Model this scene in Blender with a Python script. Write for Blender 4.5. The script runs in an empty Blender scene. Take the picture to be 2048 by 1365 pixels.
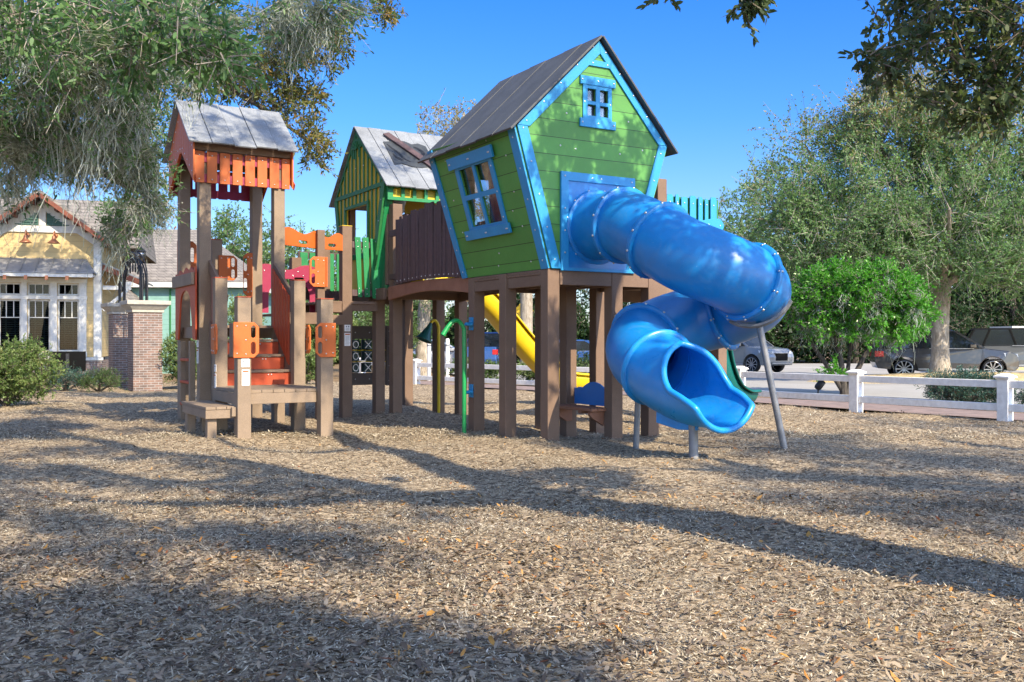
import bpy, bmesh, math, random
import numpy as np
from mathutils import Vector, Matrix
R = math.radians
sc = bpy.context.scene
COL = sc.collection
rng = np.random.default_rng(7)
random.seed(7)

# ------------------------------------------------------------------ camera, sky, sun, exposure
CAM_H = 1.4
cam = bpy.data.cameras.new("camera")
cam.sensor_width = 36.0
cam.lens = 1950.0 / 2048.0 * 36.0
cam.clip_start = 0.05
cam.clip_end = 2000.0
cam_o = bpy.data.objects.new("camera", cam)
COL.objects.link(cam_o)
cam_o.location = (0, 0, CAM_H)
cam_o.rotation_euler = (R(90), 0, 0)
sc.camera = cam_o

SUN_EL = 38.0
SUN_AZ = np.array([0.60, -0.80])              # horizontal direction towards the sun
TAN_EL = math.tan(R(SUN_EL))
sun = bpy.data.lights.new("sun", 'SUN')
sun.energy = 5.0
sun.angle = R(0.5)
sun.color = (1.0, 0.86, 0.64)
sun_o = bpy.data.objects.new("sun", sun)
COL.objects.link(sun_o)
sv = Vector((SUN_AZ[0] * math.cos(R(SUN_EL)), SUN_AZ[1] * math.cos(R(SUN_EL)), math.sin(R(SUN_EL))))
sun_o.rotation_euler = sv.to_track_quat('Z', 'Y').to_euler()
sun_o.location = (20, -25, 30)

world = bpy.data.worlds.new("World")
sc.world = world
world.use_nodes = True
wn = world.node_tree.nodes
wl = world.node_tree.links
wn.clear()
sky = wn.new('ShaderNodeTexSky')
sky.sky_type = 'NISHITA'
sky.sun_disc = False
sky.sun_elevation = R(SUN_EL)
sky.sun_rotation = math.atan2(SUN_AZ[0], SUN_AZ[1])
sky.air_density = 1.0
sky.dust_density = 0.25
sky.ozone_density = 2.6
sky.altitude = 0
bg = wn.new('ShaderNodeBackground')
bg.inputs['Strength'].default_value = 0.15
out = wn.new('ShaderNodeOutputWorld')
# added brightness behind the viewer lifts the shade; deep blue on the far side
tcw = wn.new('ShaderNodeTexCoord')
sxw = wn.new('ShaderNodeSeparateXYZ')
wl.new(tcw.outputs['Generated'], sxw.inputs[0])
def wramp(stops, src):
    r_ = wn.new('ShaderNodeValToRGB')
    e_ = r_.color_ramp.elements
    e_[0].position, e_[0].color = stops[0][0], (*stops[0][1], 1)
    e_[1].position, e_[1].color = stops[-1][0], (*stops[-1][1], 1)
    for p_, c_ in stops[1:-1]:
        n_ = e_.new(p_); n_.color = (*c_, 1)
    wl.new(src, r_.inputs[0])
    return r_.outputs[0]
tint = wramp([(0.0, (.60, .60, .66)), (.10, (.44, .56, .76)), (.22, (.24, .51, .90)), (.36, (.13, .46, .98)), (.60, (.95, .92, 1.0)), (1.0, (1.35, 1.12, 1.0))], sxw.outputs[2])  # high sky, out of view, whitened to lighten the shade
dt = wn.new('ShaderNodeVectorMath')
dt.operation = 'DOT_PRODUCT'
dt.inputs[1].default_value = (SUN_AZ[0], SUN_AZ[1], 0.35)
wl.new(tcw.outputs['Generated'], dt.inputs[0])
fill_glow = wramp([(0.0, (0, 0, 0)), (.15, (0, 0, 0)), (.75, (1.25, 1.0, .80)), (1.0, (1.5, 1.2, .95))], dt.outputs['Value'])
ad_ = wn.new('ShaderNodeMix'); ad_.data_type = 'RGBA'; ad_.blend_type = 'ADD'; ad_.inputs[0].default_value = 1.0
wl.new(tint, ad_.inputs[6]); wl.new(fill_glow, ad_.inputs[7])
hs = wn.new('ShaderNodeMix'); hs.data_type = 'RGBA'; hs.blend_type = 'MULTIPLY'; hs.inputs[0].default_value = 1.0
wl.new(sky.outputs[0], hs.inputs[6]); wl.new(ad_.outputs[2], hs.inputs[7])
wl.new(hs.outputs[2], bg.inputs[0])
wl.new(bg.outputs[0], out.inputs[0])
sc.view_settings.view_transform = 'Standard'
sc.view_settings.look = 'None'
sc.view_settings.exposure = 0.88
sc.view_settings.gamma = 1.0
sc.view_settings.use_curve_mapping = False
sc.cycles.max_bounces = 8
sc.cycles.transparent_max_bounces = 8
sc.cycles.caustics_reflective = False
sc.cycles.caustics_refractive = False

# ------------------------------------------------------------------ frame of the play structure
TH = R(30.5)
U = np.array([math.cos(TH), math.sin(TH)])
V = np.array([-math.sin(TH), math.cos(TH)])
A0 = np.array([0.5165, 13.2524])
def W(a, b, z=0.0):
    p = A0 + a * U + b * V
    return Vector((p[0], p[1], z))

# ------------------------------------------------------------------ materials
MATS = {}
def lin(c):
    return tuple((x / 12.92 if x <= 0.04045 else ((x + 0.055) / 1.055) ** 2.4) for x in c)
def new_mat(name):
    m = bpy.data.materials.new(name)
    m.use_nodes = True
    nt = m.node_tree
    b = nt.nodes['Principled BSDF']
    MATS[name] = m
    return m, nt, b
def ramp(nt, stops, src):
    r = nt.nodes.new('ShaderNodeValToRGB')
    cr = r.color_ramp
    while len(cr.elements) > 1:
        cr.elements.remove(cr.elements[-1])
    cr.elements[0].position = stops[0][0]
    cr.elements[0].color = (*stops[0][1], 1)
    for p, c in stops[1:]:
        e = cr.elements.new(p)
        e.color = (*c, 1)
    nt.links.new(src, r.inputs[0])
    return r.outputs[0]
def noise(nt, scale, detail=4, rough=0.6, vec=None, dist=0.0):
    n = nt.nodes.new('ShaderNodeTexNoise')
    n.inputs['Scale'].default_value = scale
    n.inputs['Detail'].default_value = detail
    n.inputs['Roughness'].default_value = rough
    n.inputs['Distortion'].default_value = dist
    if vec is not None:
        nt.links.new(vec, n.inputs['Vector'])
    return n.outputs[0]
def objvec(nt, scale=(1, 1, 1), kind='Object'):
    t = nt.nodes.new('ShaderNodeTexCoord')
    mp = nt.nodes.new('ShaderNodeMapping')
    mp.inputs['Scale'].default_value = scale
    nt.links.new(t.outputs[kind], mp.inputs[0])
    return mp.outputs[0]
def bump(nt, b, height, strength=0.3, dist=0.01):
    bp = nt.nodes.new('ShaderNodeBump')
    bp.inputs['Strength'].default_value = strength
    bp.inputs['Distance'].default_value = dist
    nt.links.new(height, bp.inputs['Height'])
    nt.links.new(bp.outputs[0], b.inputs['Normal'])
def mixc(nt, fac, c1, c2, mode='MIX'):
    m = nt.nodes.new('ShaderNodeMix')
    m.data_type = 'RGBA'
    m.blend_type = mode
    for s, v in ((0, fac), (6, c1), (7, c2)):
        if hasattr(v, 'is_linked'):
            nt.links.new(v, m.inputs[s])
        else:
            m.inputs[s].default_value = v if s == 0 else (*v, 1)
    return m.outputs[2]
def mul(c, k):
    return tuple(min(1, x * k) for x in c)
def speckled(name, c, var=0.25, scale=6, rough=0.6, fine=160, fvar=0.2, spec=0.4, bmp=0.15, stretch=(1, 1, 1)):
    """moulded or sawn material: broad tone variation plus fine grain"""
    m, nt, b = new_mat(name)
    v = objvec(nt, stretch)
    n1 = noise(nt, scale, 4, 0.6, v)
    n2 = noise(nt, fine, 2, 0.6, v)
    c1 = ramp(nt, [(0.3, mul(c, 1 - var)), (0.7, mul(c, 1 + var))], n1)
    c2 = ramp(nt, [(0.35, (1 - fvar,) * 3), (0.65, (1 + fvar,) * 3)], n2)
    nt.links.new(mixc(nt, 1.0, c1, c2, 'MULTIPLY'), b.inputs['Base Color'])
    b.inputs['Roughness'].default_value = rough
    b.inputs['Specular IOR Level'].default_value = spec
    if bmp:
        bump(nt, b, n2, bmp, 0.004)
    return m
def plastic(name, c, rough=0.35, var=0.08, fade=None):
    """moulded sheet plastic with faint dust and scuffs"""
    m, nt, b = new_mat(name)
    v = objvec(nt)
    n1 = noise(nt, 2.5, 5, 0.65, v)
    n2 = noise(nt, 40, 4, 0.7, v)
    c1 = ramp(nt, [(0.3, mul(c, 1 - var)), (0.7, mul(c, 1 + var))], n1)
    dust = ramp(nt, [(0.56, (0, 0, 0)), (0.80, (0.22,) * 3)], n2)
    nt.links.new(mixc(nt, dust, c1, fade or mul(tuple(x + 0.1 for x in c), 1.6)), b.inputs['Base Color'])
    rr = ramp(nt, [(0.3, (rough * 0.8,) * 3), (0.75, (min(1, rough * 1.5),) * 3)], n2)
    nt.links.new(rr, b.inputs['Roughness'])
    b.inputs['Specular IOR Level'].default_value = 0.5
    bump(nt, b, n2, 0.05, 0.003)
    return m
def plain(name, c, rough=0.5, metal=0.0, spec=0.5):
    m, nt, b = new_mat(name)
    v = objvec(nt)
    n1 = noise(nt, 9, 4, 0.6, v)
    nt.links.new(ramp(nt, [(0.3, mul(c, 0.86)), (0.7, mul(c, 1.12))], n1), b.inputs['Base Color'])
    b.inputs['Roughness'].default_value = rough
    b.inputs['Metallic'].default_value = metal
    b.inputs['Specular IOR Level'].default_value = spec
    return m
def foliage_mat(name, stops, trans=0.35, rough=0.45, tint=1.25):
    m, nt, b = new_mat(name)
    at = nt.nodes.new('ShaderNodeAttribute')
    at.attribute_name = 'rnd'
    col = ramp(nt, stops, at.outputs['Fac'])
    nt.links.new(col, b.inputs['Base Color'])
    b.inputs['Roughness'].default_value = rough
    b.inputs['Specular IOR Level'].default_value = 0.35
    tr = nt.nodes.new('ShaderNodeBsdfTranslucent')
    nt.links.new(mixc(nt, 1.0, col, (tint, tint * 1.05, tint * 0.6), 'MULTIPLY'), tr.inputs[0])
    mx = nt.nodes.new('ShaderNodeMixShader')
    mx.inputs[0].default_value = trans
    nt.links.new(b.outputs[0], mx.inputs[1])
    nt.links.new(tr.outputs[0], mx.inputs[2])
    nt.links.new(mx.outputs[0], nt.nodes['Material Output'].inputs[0])
    return m
def brick_mat(name, c1, c2, mortar, w=0.21, h=0.07, kind='Object', rot=(0, 0, 0), mort=0.011):
    m, nt, b = new_mat(name)
    t = nt.nodes.new('ShaderNodeTexCoord')
    # walls stand in x/z and y/z: run the courses along x+y so that both faces get them
    sx = nt.nodes.new('ShaderNodeSeparateXYZ')
    nt.links.new(t.outputs[kind], sx.inputs[0])
    ad = nt.nodes.new('ShaderNodeMath')
    nt.links.new(sx.outputs[0], ad.inputs[0])
    nt.links.new(sx.outputs[1], ad.inputs[1])
    cb = nt.nodes.new('ShaderNodeCombineXYZ')
    nt.links.new(ad.outputs[0], cb.inputs[0])
    nt.links.new(sx.outputs[2 if rot == (0, 0, 0) else 1], cb.inputs[1])
    br = nt.nodes.new('ShaderNodeTexBrick')
    br.inputs['Scale'].default_value = 1.0
    br.inputs['Brick Width'].default_value = w
    br.inputs['Row Height'].default_value = h
    br.inputs['Mortar Size'].default_value = mort
    br.inputs['Color1'].default_value = (*c1, 1)
    br.inputs['Color2'].default_value = (*c2, 1)
    br.inputs['Mortar'].default_value = (*mortar, 1)
    br.inputs['Bias'].default_value = -0.1
    nt.links.new(cb.outputs[0], br.inputs['Vector'])
    n1 = noise(nt, 3.0, 5, 0.7, t.outputs[kind])
    n2 = ramp(nt, [(0.3, (0.7,) * 3), (0.7, (1.25,) * 3)], n1)
    nt.links.new(mixc(nt, 1.0, br.outputs[0], n2, 'MULTIPLY'), b.inputs['Base Color'])
    b.inputs['Roughness'].default_value = 0.85
    bump(nt, b, br.outputs[1], -0.5, 0.01)
    return m

# ------------------------------------------------------------------ mesh building
class MB:
    def __init__(s):
        s.v, s.f, s.m, s.sm = [], [], [], []
    def add(s, vs, fs, mi=0, smooth=False):
        o = len(s.v)
        s.v += [tuple(map(float, p)) for p in vs]
        s.f += [tuple(i + o for i in q) for q in fs]
        s.m += [mi] * len(fs)
        s.sm += [smooth] * len(fs)
        return s
    def hexa(s, p, mi=0):
        return s.add(p, [(3, 2, 1, 0), (4, 5, 6, 7), (0, 1, 5, 4), (1, 2, 6, 5), (2, 3, 7, 6), (3, 0, 4, 7)], mi)
    def box(s, x0, x1, y0, y1, z0, z1, mi=0):
        x0, x1 = sorted((x0, x1)); y0, y1 = sorted((y0, y1)); z0, z1 = sorted((z0, z1))
        return s.hexa([(x0, y0, z0), (x1, y0, z0), (x1, y1, z0), (x0, y1, z0), (x0, y0, z1), (x1, y0, z1), (x1, y1, z1), (x0, y1, z1)], mi)
    def beam(s, p0, p1, w, h, up=(0, 0, 1), mi=0):
        p0, p1, up = Vector(p0), Vector(p1), Vector(up)
        d = (p1 - p0).normalized()
        x = d.cross(up).normalized() * (w / 2)
        y = x.cross(d).normalized() * (h / 2)
        q = [p0 - x - y, p0 + x - y, p0 + x + y, p0 - x + y, p1 - x - y, p1 + x - y, p1 + x + y, p1 - x + y]
        return s.add(q, [(0, 1, 2, 3), (7, 6, 5, 4), (4, 5, 1, 0), (5, 6, 2, 1), (6, 7, 3, 2), (7, 4, 0, 3)], mi)
    def tube(s, path, r, n=10, caps=True, mi=0, smooth=True, closed=False):
        path = [Vector(p) for p in path]
        k = len(path)
        rs = r if hasattr(r, '__len__') else [r] * k
        prev = None
        vs, fs = [], []
        for i, p in enumerate(path):
            if closed:
                t = (path[(i + 1) % k] - path[i - 1])
            else:
                t = path[min(i + 1, k - 1)] - path[max(i - 1, 0)]
            t.normalize()
            if prev is None:
                a = Vector((0, 0, 1)) if abs(t.z) < 0.9 else Vector((1, 0, 0))
                x = t.cross(a).normalized()
            else:
                x = (prev - t * prev.dot(t)).normalized()
            prev = x
            y = t.cross(x)
            for j in range(n):
                an = 2 * math.pi * j / n
                vs.append(p + (x * math.cos(an) + y * math.sin(an)) * rs[i])
        rings = k if closed else k - 1
        for i in range(rings):
            for j in range(n):
                a, b2 = i * n + j, i * n + (j + 1) % n
                c, d = ((i + 1) % k) * n + (j + 1) % n, ((i + 1) % k) * n + j
                fs.append((a, b2, c, d))
        s.add(vs, fs, mi, smooth)
        if caps and not closed:
            s.add(vs[:n], [tuple(range(n))[::-1]], mi)
            s.add(vs[-n:], [tuple(range(n))], mi)
        return s
    def cyl(s, p0, p1, r0, r1=None, n=12, mi=0, smooth=True, caps=True):
        return s.tube([p0, p1], [r0, r0 if r1 is None else r1], n, caps, mi, smooth)
    def lathe(s, prof, c=(0, 0, 0), n=16, mi=0, axis=(0, 0, 1)):
        """prof: (radius, height) pairs along the axis from c"""
        ax = Vector(axis).normalized()
        q = Vector((0, 0, 1)).rotation_difference(ax)
        vs, fs = [], []
        for r, h in prof:
            for j in range(n):
                an = 2 * math.pi * j / n
                vs.append(Vector(c) + q @ Vector((r * math.cos(an), r * math.sin(an), h)))
        for i in range(len(prof) - 1):
            for j in range(n):
                fs.append((i * n + j, i * n + (j + 1) % n, (i + 1) * n + (j + 1) % n, (i + 1) * n + j))
        s.add(vs, fs, mi, True)
        return s
    def plate(s, outer, holes, thick, o, ex, ey, mi=0):
        """flat panel with openings: 2-D outlines in the frame o, ex, ey; grows by thick along ex x ey"""
        o, ex, ey = Vector(o), Vector(ex), Vector(ey)
        nz = ex.cross(ey).normalized() * thick
        def area(l):
            return sum(l[i - 1][0] * l[i][1] - l[i][0] * l[i - 1][1] for i in range(len(l)))
        loops = [list(outer) if area(outer) > 0 else list(outer)[::-1]]
        loops += [list(h) if area(h) < 0 else list(h)[::-1] for h in holes]
        flat = [p for l in loops for p in l]
        bm_ = bmesh.new()
        bv = [bm_.verts.new((p[0], p[1], 0)) for p in flat]
        bm_.verts.index_update()
        eds, k0 = [], 0
        for l in loops:
            for i in range(len(l)):
                eds.append(bm_.edges.new((bv[k0 + i], bv[k0 + (i + 1) % len(l)])))
            k0 += len(l)
        bmesh.ops.triangle_fill(bm_, use_beauty=True, use_dissolve=False, edges=eds, normal=(0, 0, 1))
        def inside(x, y, l):
            c = False
            for i in range(len(l)):
                (xa, ya), (xb, yb) = l[i - 1], l[i]
                if (ya > y) != (yb > y) and x < (xb - xa) * (y - ya) / (yb - ya) + xa: c = not c
            return c
        tris = []
        for f in bm_.faces:
            c = f.calc_center_median()
            if not any(inside(c.x, c.y, l) for l in loops[1:]):
                tris.append([v.index for v in f.verts])
        bm_.free()
        P = [o + ex * p[0] + ey * p[1] for p in flat]
        n = len(P)
        fs = []
        for t in tris:
            a = sum(flat[t[i - 1]][0] * flat[t[i]][1] - flat[t[i]][0] * flat[t[i - 1]][1] for i in range(3))
            if abs(a) < 1e-12:
                continue
            t = t if a > 0 else t[::-1]
            fs.append(tuple(i + n for i in t))
            fs.append(tuple(t[::-1]))
        k = 0
        for l in loops:
            m = len(l)
            for i in range(m):
                a, b2 = k + i, k + (i + 1) % m
                fs.append((a, b2, b2 + n, a + n))
            k += m
        return s.add(P + [p + nz for p in P], fs, mi)
    def bolts(s, pts, nrm, mi=1, r=0.014, h=0.008):
        nrm = Vector(nrm).normalized()
        for p in pts:
            s.lathe([(r, 0), (r * 0.85, h * 0.7), (r * 0.3, h), (0.0005, h)], Vector(p), 8, mi, nrm)
        return s
    def build(s, name, mats, parent=None, bev=0.0, off=None, seg=2, solid=0.0):
        me = bpy.data.meshes.new(name)
        v = s.v
        if off is not None:
            v = [(p[0] - off[0], p[1] - off[1], p[2] - off[2]) for p in v]
        me.from_pydata(v, [], s.f)
        for m in (mats if isinstance(mats, (list, tuple)) else [mats]):
            me.materials.append(MATS[m] if isinstance(m, str) else m)
        me.polygons.foreach_set('material_index', s.m)
        me.polygons.foreach_set('use_smooth', s.sm)
        me.update()
        ob = bpy.data.objects.new(name, me)
        COL.objects.link(ob)
        if parent is not None:
            ob.parent = parent
        if solid:
            md = ob.modifiers.new('solid', 'SOLIDIFY')
            md.thickness = solid
            md.offset = -1
        if bev:
            md = ob.modifiers.new('bevel', 'BEVEL')
            md.width = bev
            md.segments = seg
            md.limit_method = 'ANGLE'
            md.angle_limit = R(40)
            md.use_clamp_overlap = True
            md.harden_normals = False
        return ob

def tag(o, label=None, cat=None, group=None, kind=None):
    if label: o['label'] = label
    if cat: o['category'] = cat
    if group: o['group'] = group
    if kind: o['kind'] = kind
    return o
def thing(name, label, cat, loc=(0, 0, 0), rz=0.0, group=None):
    o = bpy.data.objects.new(name, None)
    o.empty_display_size = 0.2
    COL.objects.link(o)
    o.location = loc
    o.rotation_euler = (0, 0, rz)
    return tag(o, label, cat, group)
class Play:
    """a thing standing in the play structure's frame; its parts are given in that frame's a, b, z"""
    def __init__(s, name, label, cat, a, b, group=None):
        s.off = (a, b, 0)
        s.e = thing(name, label, cat, W(a, b), TH, group)
    def part(s, mb, name, mats, bev=0.0, parent=None, label=None, **k):
        o = mb.build(name, mats, parent or s.e, bev, s.off, **k)
        if label: o['label'] = label
        return o
def copy_tree(o, parent=None):
    c = o.copy()
    COL.objects.link(c)
    c.parent = parent
    for ch in list(o.children):
        copy_tree(ch, c)
    return c
def slot(x0, x1, y, r):
    """rounded slot outline between (x0,y) and (x1,y)"""
    p = []
    for k in range(7):
        t = R(-90 + 30 * k)
        p.append((x1 + r * math.cos(t), y + r * math.sin(t)))
    for k in range(7):
        t = R(90 + 30 * k)
        p.append((x0 + r * math.cos(t), y + r * math.sin(t)))
    return p
def swap(l):
    return [(b, a) for a, b in l]
def spline(pts, n=8):
    """Catmull-Rom through points (any dimension)"""
    P = [np.array(p, float) for p in pts]
    P = [2 * P[0] - P[1]] + P + [2 * P[-1] - P[-2]]
    out = []
    for i in range(1, len(P) - 2):
        for k in range(n):
            t = k / n
            out.append(0.5 * ((2 * P[i]) + (P[i + 1] - P[i - 1]) * t + (2 * P[i - 1] - 5 * P[i] + 4 * P[i + 1] - P[i + 2]) * t * t
                              + (3 * P[i] - P[i - 1] - 3 * P[i + 1] + P[i + 2]) * t ** 3))
    out.append(P[-2])
    return out

# ---- vectorised leaf and twig meshes
def arr_mesh(name, verts, nper, mats, parent, rnd=None, loops=None, smooth=False):
    """verts (n, nper, 3): n separate polygons of nper corners"""
    n = len(verts)
    me = bpy.data.meshes.new(name)
    me.vertices.add(n * nper)
    me.vertices.foreach_set('co', np.ascontiguousarray(verts, dtype=np.float32).ravel())
    me.loops.add(n * nper)
    me.loops.foreach_set('vertex_index', np.arange(n * nper, dtype=np.int32))
    me.polygons.add(n)
    me.polygons.foreach_set('loop_start', np.arange(0, n * nper, nper, dtype=np.int32))
    me.polygons.foreach_set('loop_total', np.full(n, nper, dtype=np.int32))
    at = me.attributes.new('rnd', 'FLOAT', 'POINT')
    at.data.foreach_set('value', np.repeat(np.asarray(rnd if rnd is not None else rng.random(n), dtype=np.float32), nper))
    for m in (mats if isinstance(mats, (list, tuple)) else [mats]):
        me.materials.append(MATS[m])
    me.update(calc_edges=True)
    ob = bpy.data.objects.new(name, me)
    COL.objects.link(ob)
    if parent is not None:
        ob.parent = parent
    return ob
def unit(a):
    return a / (np.linalg.norm(a, axis=-1, keepdims=True) + 1e-9)
def leaf_polys(P, D, L, Wd, N=None, hexa=False):
    """flat pointed leaves: base point, direction, length, width"""
    n = len(P)
    D = unit(D)
    if N is None:
        N = unit(rng.normal(size=(n, 3)))
    S = unit(np.cross(D, N)) * (np.reshape(Wd, (-1, 1)) / 2)
    Lc = np.reshape(L, (-1, 1))
    if hexa:
        up = unit(np.cross(S, D)) * Lc * rng.uniform(-0.18, 0.18, (n, 1))
        return np.stack([P, P + D * Lc * .28 + S * .9 + up * .5, P + D * Lc * .7 + S * .75 + up, P + D * Lc,
                         P + D * Lc * .7 - S * .75 + up, P + D * Lc * .28 - S * .9 + up * .5], 1)
    return np.stack([P, P + D * Lc * .45 + S, P + D * Lc, P + D * Lc * .45 - S], 1)
def twig_polys(P0, P1, r0, r1):
    """three-sided tapered sticks as separate quads"""
    n = len(P0)
    d = unit(P1 - P0)
    a = unit(np.cross(d, unit(rng.normal(size=(n, 3)))))
    b = np.cross(d, a)
    q = []
    r0 = np.reshape(r0, (-1, 1)) * np.ones((n, 1)); r1 = np.reshape(r1, (-1, 1)) * np.ones((n, 1))
    for k in range(3):
        t0, t1 = 2 * math.pi * k / 3, 2 * math.pi * (k + 1) / 3
        o0 = a * math.cos(t0) + b * math.sin(t0)
        o1 = a * math.cos(t1) + b * math.sin(t1)
        q.append(np.stack([P0 + o0 * r0, P0 + o1 * r0, P1 + o1 * r1, P1 + o0 * r1], 1))
    return np.concatenate(q, 0)
# ================================================================== MATERIALS
speckled('post_brown', (0.175, 0.115, 0.082), 0.10, 3, 0.75, 220, 0.22, 0.3, 0.25)
speckled('post_tan', (0.245, 0.185, 0.135), 0.10, 3, 0.75, 220, 0.20, 0.3, 0.25)
speckled('deck_brown', (0.20, 0.135, 0.10), 0.14, 4, 0.75, 180, 0.2, 0.3, 0.2)
speckled('rust_brown', (0.28, 0.135, 0.085), 0.14, 4, 0.75, 180, 0.2, 0.3, 0.2)
speckled('picket_dark', (0.085, 0.055, 0.058), 0.30, 3, 0.65, 90, 0.2, 0.4, 0.2, (1, 1, 0.15))
speckled('roof_grey', (0.21, 0.225, 0.245), 0.22, 3, 0.55, 60, 0.22, 0.45, 0.15)
speckled('roof_dark', (0.065, 0.07, 0.078), 0.20, 3, 0.6, 60, 0.22, 0.4, 0.15)
def moulded(name, c, rough):
    m, nt, b = new_mat(name)
    v = objvec(nt)
    n1 = noise(nt, 1.6, 5, 0.7, v, 0.5); n2 = noise(nt, 55, 4, 0.75, v); n3 = noise(nt, 4.5, 6, 0.8, v, 1.2)
    c1 = ramp(nt, [(0.28, mul(c, 0.86)), (0.72, mul(c, 1.18))], n1)
    fade = tuple(0.62 * x + 0.13 for x in c)
    f1 = ramp(nt, [(0.50, (0, 0, 0)), (0.78, (0.34,) * 3)], n3)
    f2 = ramp(nt, [(0.64, (0, 0, 0)), (0.72, (0.45,) * 3)], n2)
    c2 = mixc(nt, f1, c1, fade)
    nt.links.new(mixc(nt, f2, c2, (0.30, 0.45, 0.66)), b.inputs['Base Color'])
    nt.links.new(ramp(nt, [(0.3, (rough * 0.85,) * 3), (0.7, (rough * 1.6,) * 3)], n3), b.inputs['Roughness'])
    bump(nt, b, n2, 0.04, 0.002)
moulded('tube_blue', (0.006, 0.190, 0.52), 0.30)
moulded('chute_blue', (0.010, 0.24, 0.62), 0.27)
plastic('old_chute', (0.018, 0.19, 0.62), 0.30, 0.10, (0.16, 0.36, 0.70))
plastic('trim_blue', (0.014, 0.245, 0.53), 0.45)
plastic('panel_blue', (0.020, 0.16, 0.50), 0.40)
plastic('wall_green', (0.085, 0.29, 0.035), 0.5)
plastic('deep_green', (0.010, 0.20, 0.065), 0.45)
plastic('frame_green', (0.020, 0.16, 0.045), 0.5)
plastic('pipe_green', (0.010, 0.27, 0.07), 0.3)
plastic('panel_yellow', (0.58, 0.40, 0.015), 0.5)
plastic('slide_yellow', (0.62, 0.44, 0.010), 0.35)
plastic('slide_teal', (0.004, 0.11, 0.10), 0.3)
plastic('orange', (0.48, 0.105, 0.014), 0.5)
plastic('red_orange', (0.40, 0.055, 0.014), 0.5)
plastic('maroon', (0.28, 0.015, 0.065), 0.45)
plastic('patch_grey', (0.040, 0.046, 0.053), 0.5)
plastic('black_plastic', (0.012, 0.012, 0.013), 0.4)
plastic('dark_panel', (0.05, 0.033, 0.028), 0.5)
plastic('dark_teal', (0.006, 0.03, 0.035), 0.4)
plastic('horn_teal', (0.010, 0.09, 0.085), 0.35)
plastic('curtain_purple', (0.20, 0.09, 0.30), 0.5)
plain('steel', (0.55, 0.55, 0.56), 0.3, 0.9)
plain('galv', (0.22, 0.225, 0.235), 0.5, 0.3)
plain('black_iron', (0.018, 0.018, 0.02), 0.5)
plain('white_paint', (0.78, 0.77, 0.76), 0.5)
plain('label_white', (0.80, 0.80, 0.80), 0.4)
plain('label_ink', (0.16, 0.18, 0.22), 0.5)
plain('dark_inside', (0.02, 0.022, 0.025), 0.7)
plain('copper', (0.42, 0.17, 0.09), 0.4, 0.5)
plain('cream_trim', (0.56, 0.56, 0.53), 0.6)
plain('stone_cap', (0.38, 0.35, 0.30), 0.85)
plain('sign_yellow', (0.75, 0.48, 0.02), 0.5)
plain('ink_black', (0.004, 0.004, 0.004), 0.8, 0.0, 0.15)
plain('vinyl_slat', (0.20, 0.23, 0.235), 0.5)
speckled('rafter_brown', (0.16, 0.055, 0.035), 0.25, 4, 0.7, 60, 0.25, 0.3, 0.2)
def siding(name, c, step=0.19):
    m, nt, b = new_mat(name)
    t = nt.nodes.new('ShaderNodeTexCoord')
    sx = nt.nodes.new('ShaderNodeSeparateXYZ')
    nt.links.new(t.outputs['Object'], sx.inputs[0])
    dv = nt.nodes.new('ShaderNodeMath'); dv.operation = 'DIVIDE'; dv.inputs[1].default_value = step
    nt.links.new(sx.outputs[2], dv.inputs[0])
    fr = nt.nodes.new('ShaderNodeMath'); fr.operation = 'FRACT'
    nt.links.new(dv.outputs[0], fr.inputs[0])
    n1 = noise(nt, 2.0, 4, 0.6, t.outputs['Object'])
    c1 = ramp(nt, [(0.3, mul(c, 0.88)), (0.7, mul(c, 1.1))], n1)
    g = ramp(nt, [(0.0, (0.35,) * 3), (0.06, (1,) * 3)], fr.outputs[0])
    nt.links.new(mixc(nt, 1.0, c1, g, 'MULTIPLY'), b.inputs['Base Color'])
    b.inputs['Roughness'].default_value = 0.7
    bump(nt, b, fr.outputs[0], -0.6, 0.02)
siding('siding_yellow', (0.52, 0.39, 0.185))
siding('siding_teal', (0.19, 0.36, 0.33), 0.24)
siding('shutter_green', (0.05, 0.12, 0.10), 0.085)
brick_mat('brick', (0.205, 0.125, 0.098), (0.115, 0.085, 0.075), (0.28, 0.27, 0.26), mort=0.008)
brick_mat('paver', (0.29, 0.205, 0.185), (0.21, 0.165, 0.155), (0.14, 0.115, 0.105), 0.22, 0.11, rot=(1, 0, 0), mort=0.006)
brick_mat('shingle', (0.235, 0.212, 0.19), (0.175, 0.158, 0.145), (0.085, 0.078, 0.074), 0.34, 0.15, mort=0.012)
def glass_mat(name, c=(0.02, 0.024, 0.028), rough=0.06):
    m, nt, b = new_mat(name)
    b.inputs['Base Color'].default_value = (*c, 1)
    b.inputs['Roughness'].default_value = rough
    b.inputs['Specular IOR Level'].default_value = 0.9
    return m
glass_mat('window_glass')
def clear_glass(name):
    m, nt, b = new_mat(name)
    tr = nt.nodes.new('ShaderNodeBsdfTransparent')
    tr.inputs[0].default_value = (0.78, 0.80, 0.82, 1)
    gl = nt.nodes.new('ShaderNodeBsdfGlossy')
    gl.inputs['Roughness'].default_value = 0.12
    v = objvec(nt)
    n1 = noise(nt, 7, 5, 0.7, v)
    fac = ramp(nt, [(0.35, (0.10,) * 3), (0.75, (0.42,) * 3)], n1)
    mx = nt.nodes.new('ShaderNodeMixShader')
    nt.links.new(fac, mx.inputs[0])
    nt.links.new(tr.outputs[0], mx.inputs[1])
    nt.links.new(gl.outputs[0], mx.inputs[2])
    nt.links.new(mx.outputs[0], nt.nodes['Material Output'].inputs[0])
clear_glass('scuffed_glass')
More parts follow.
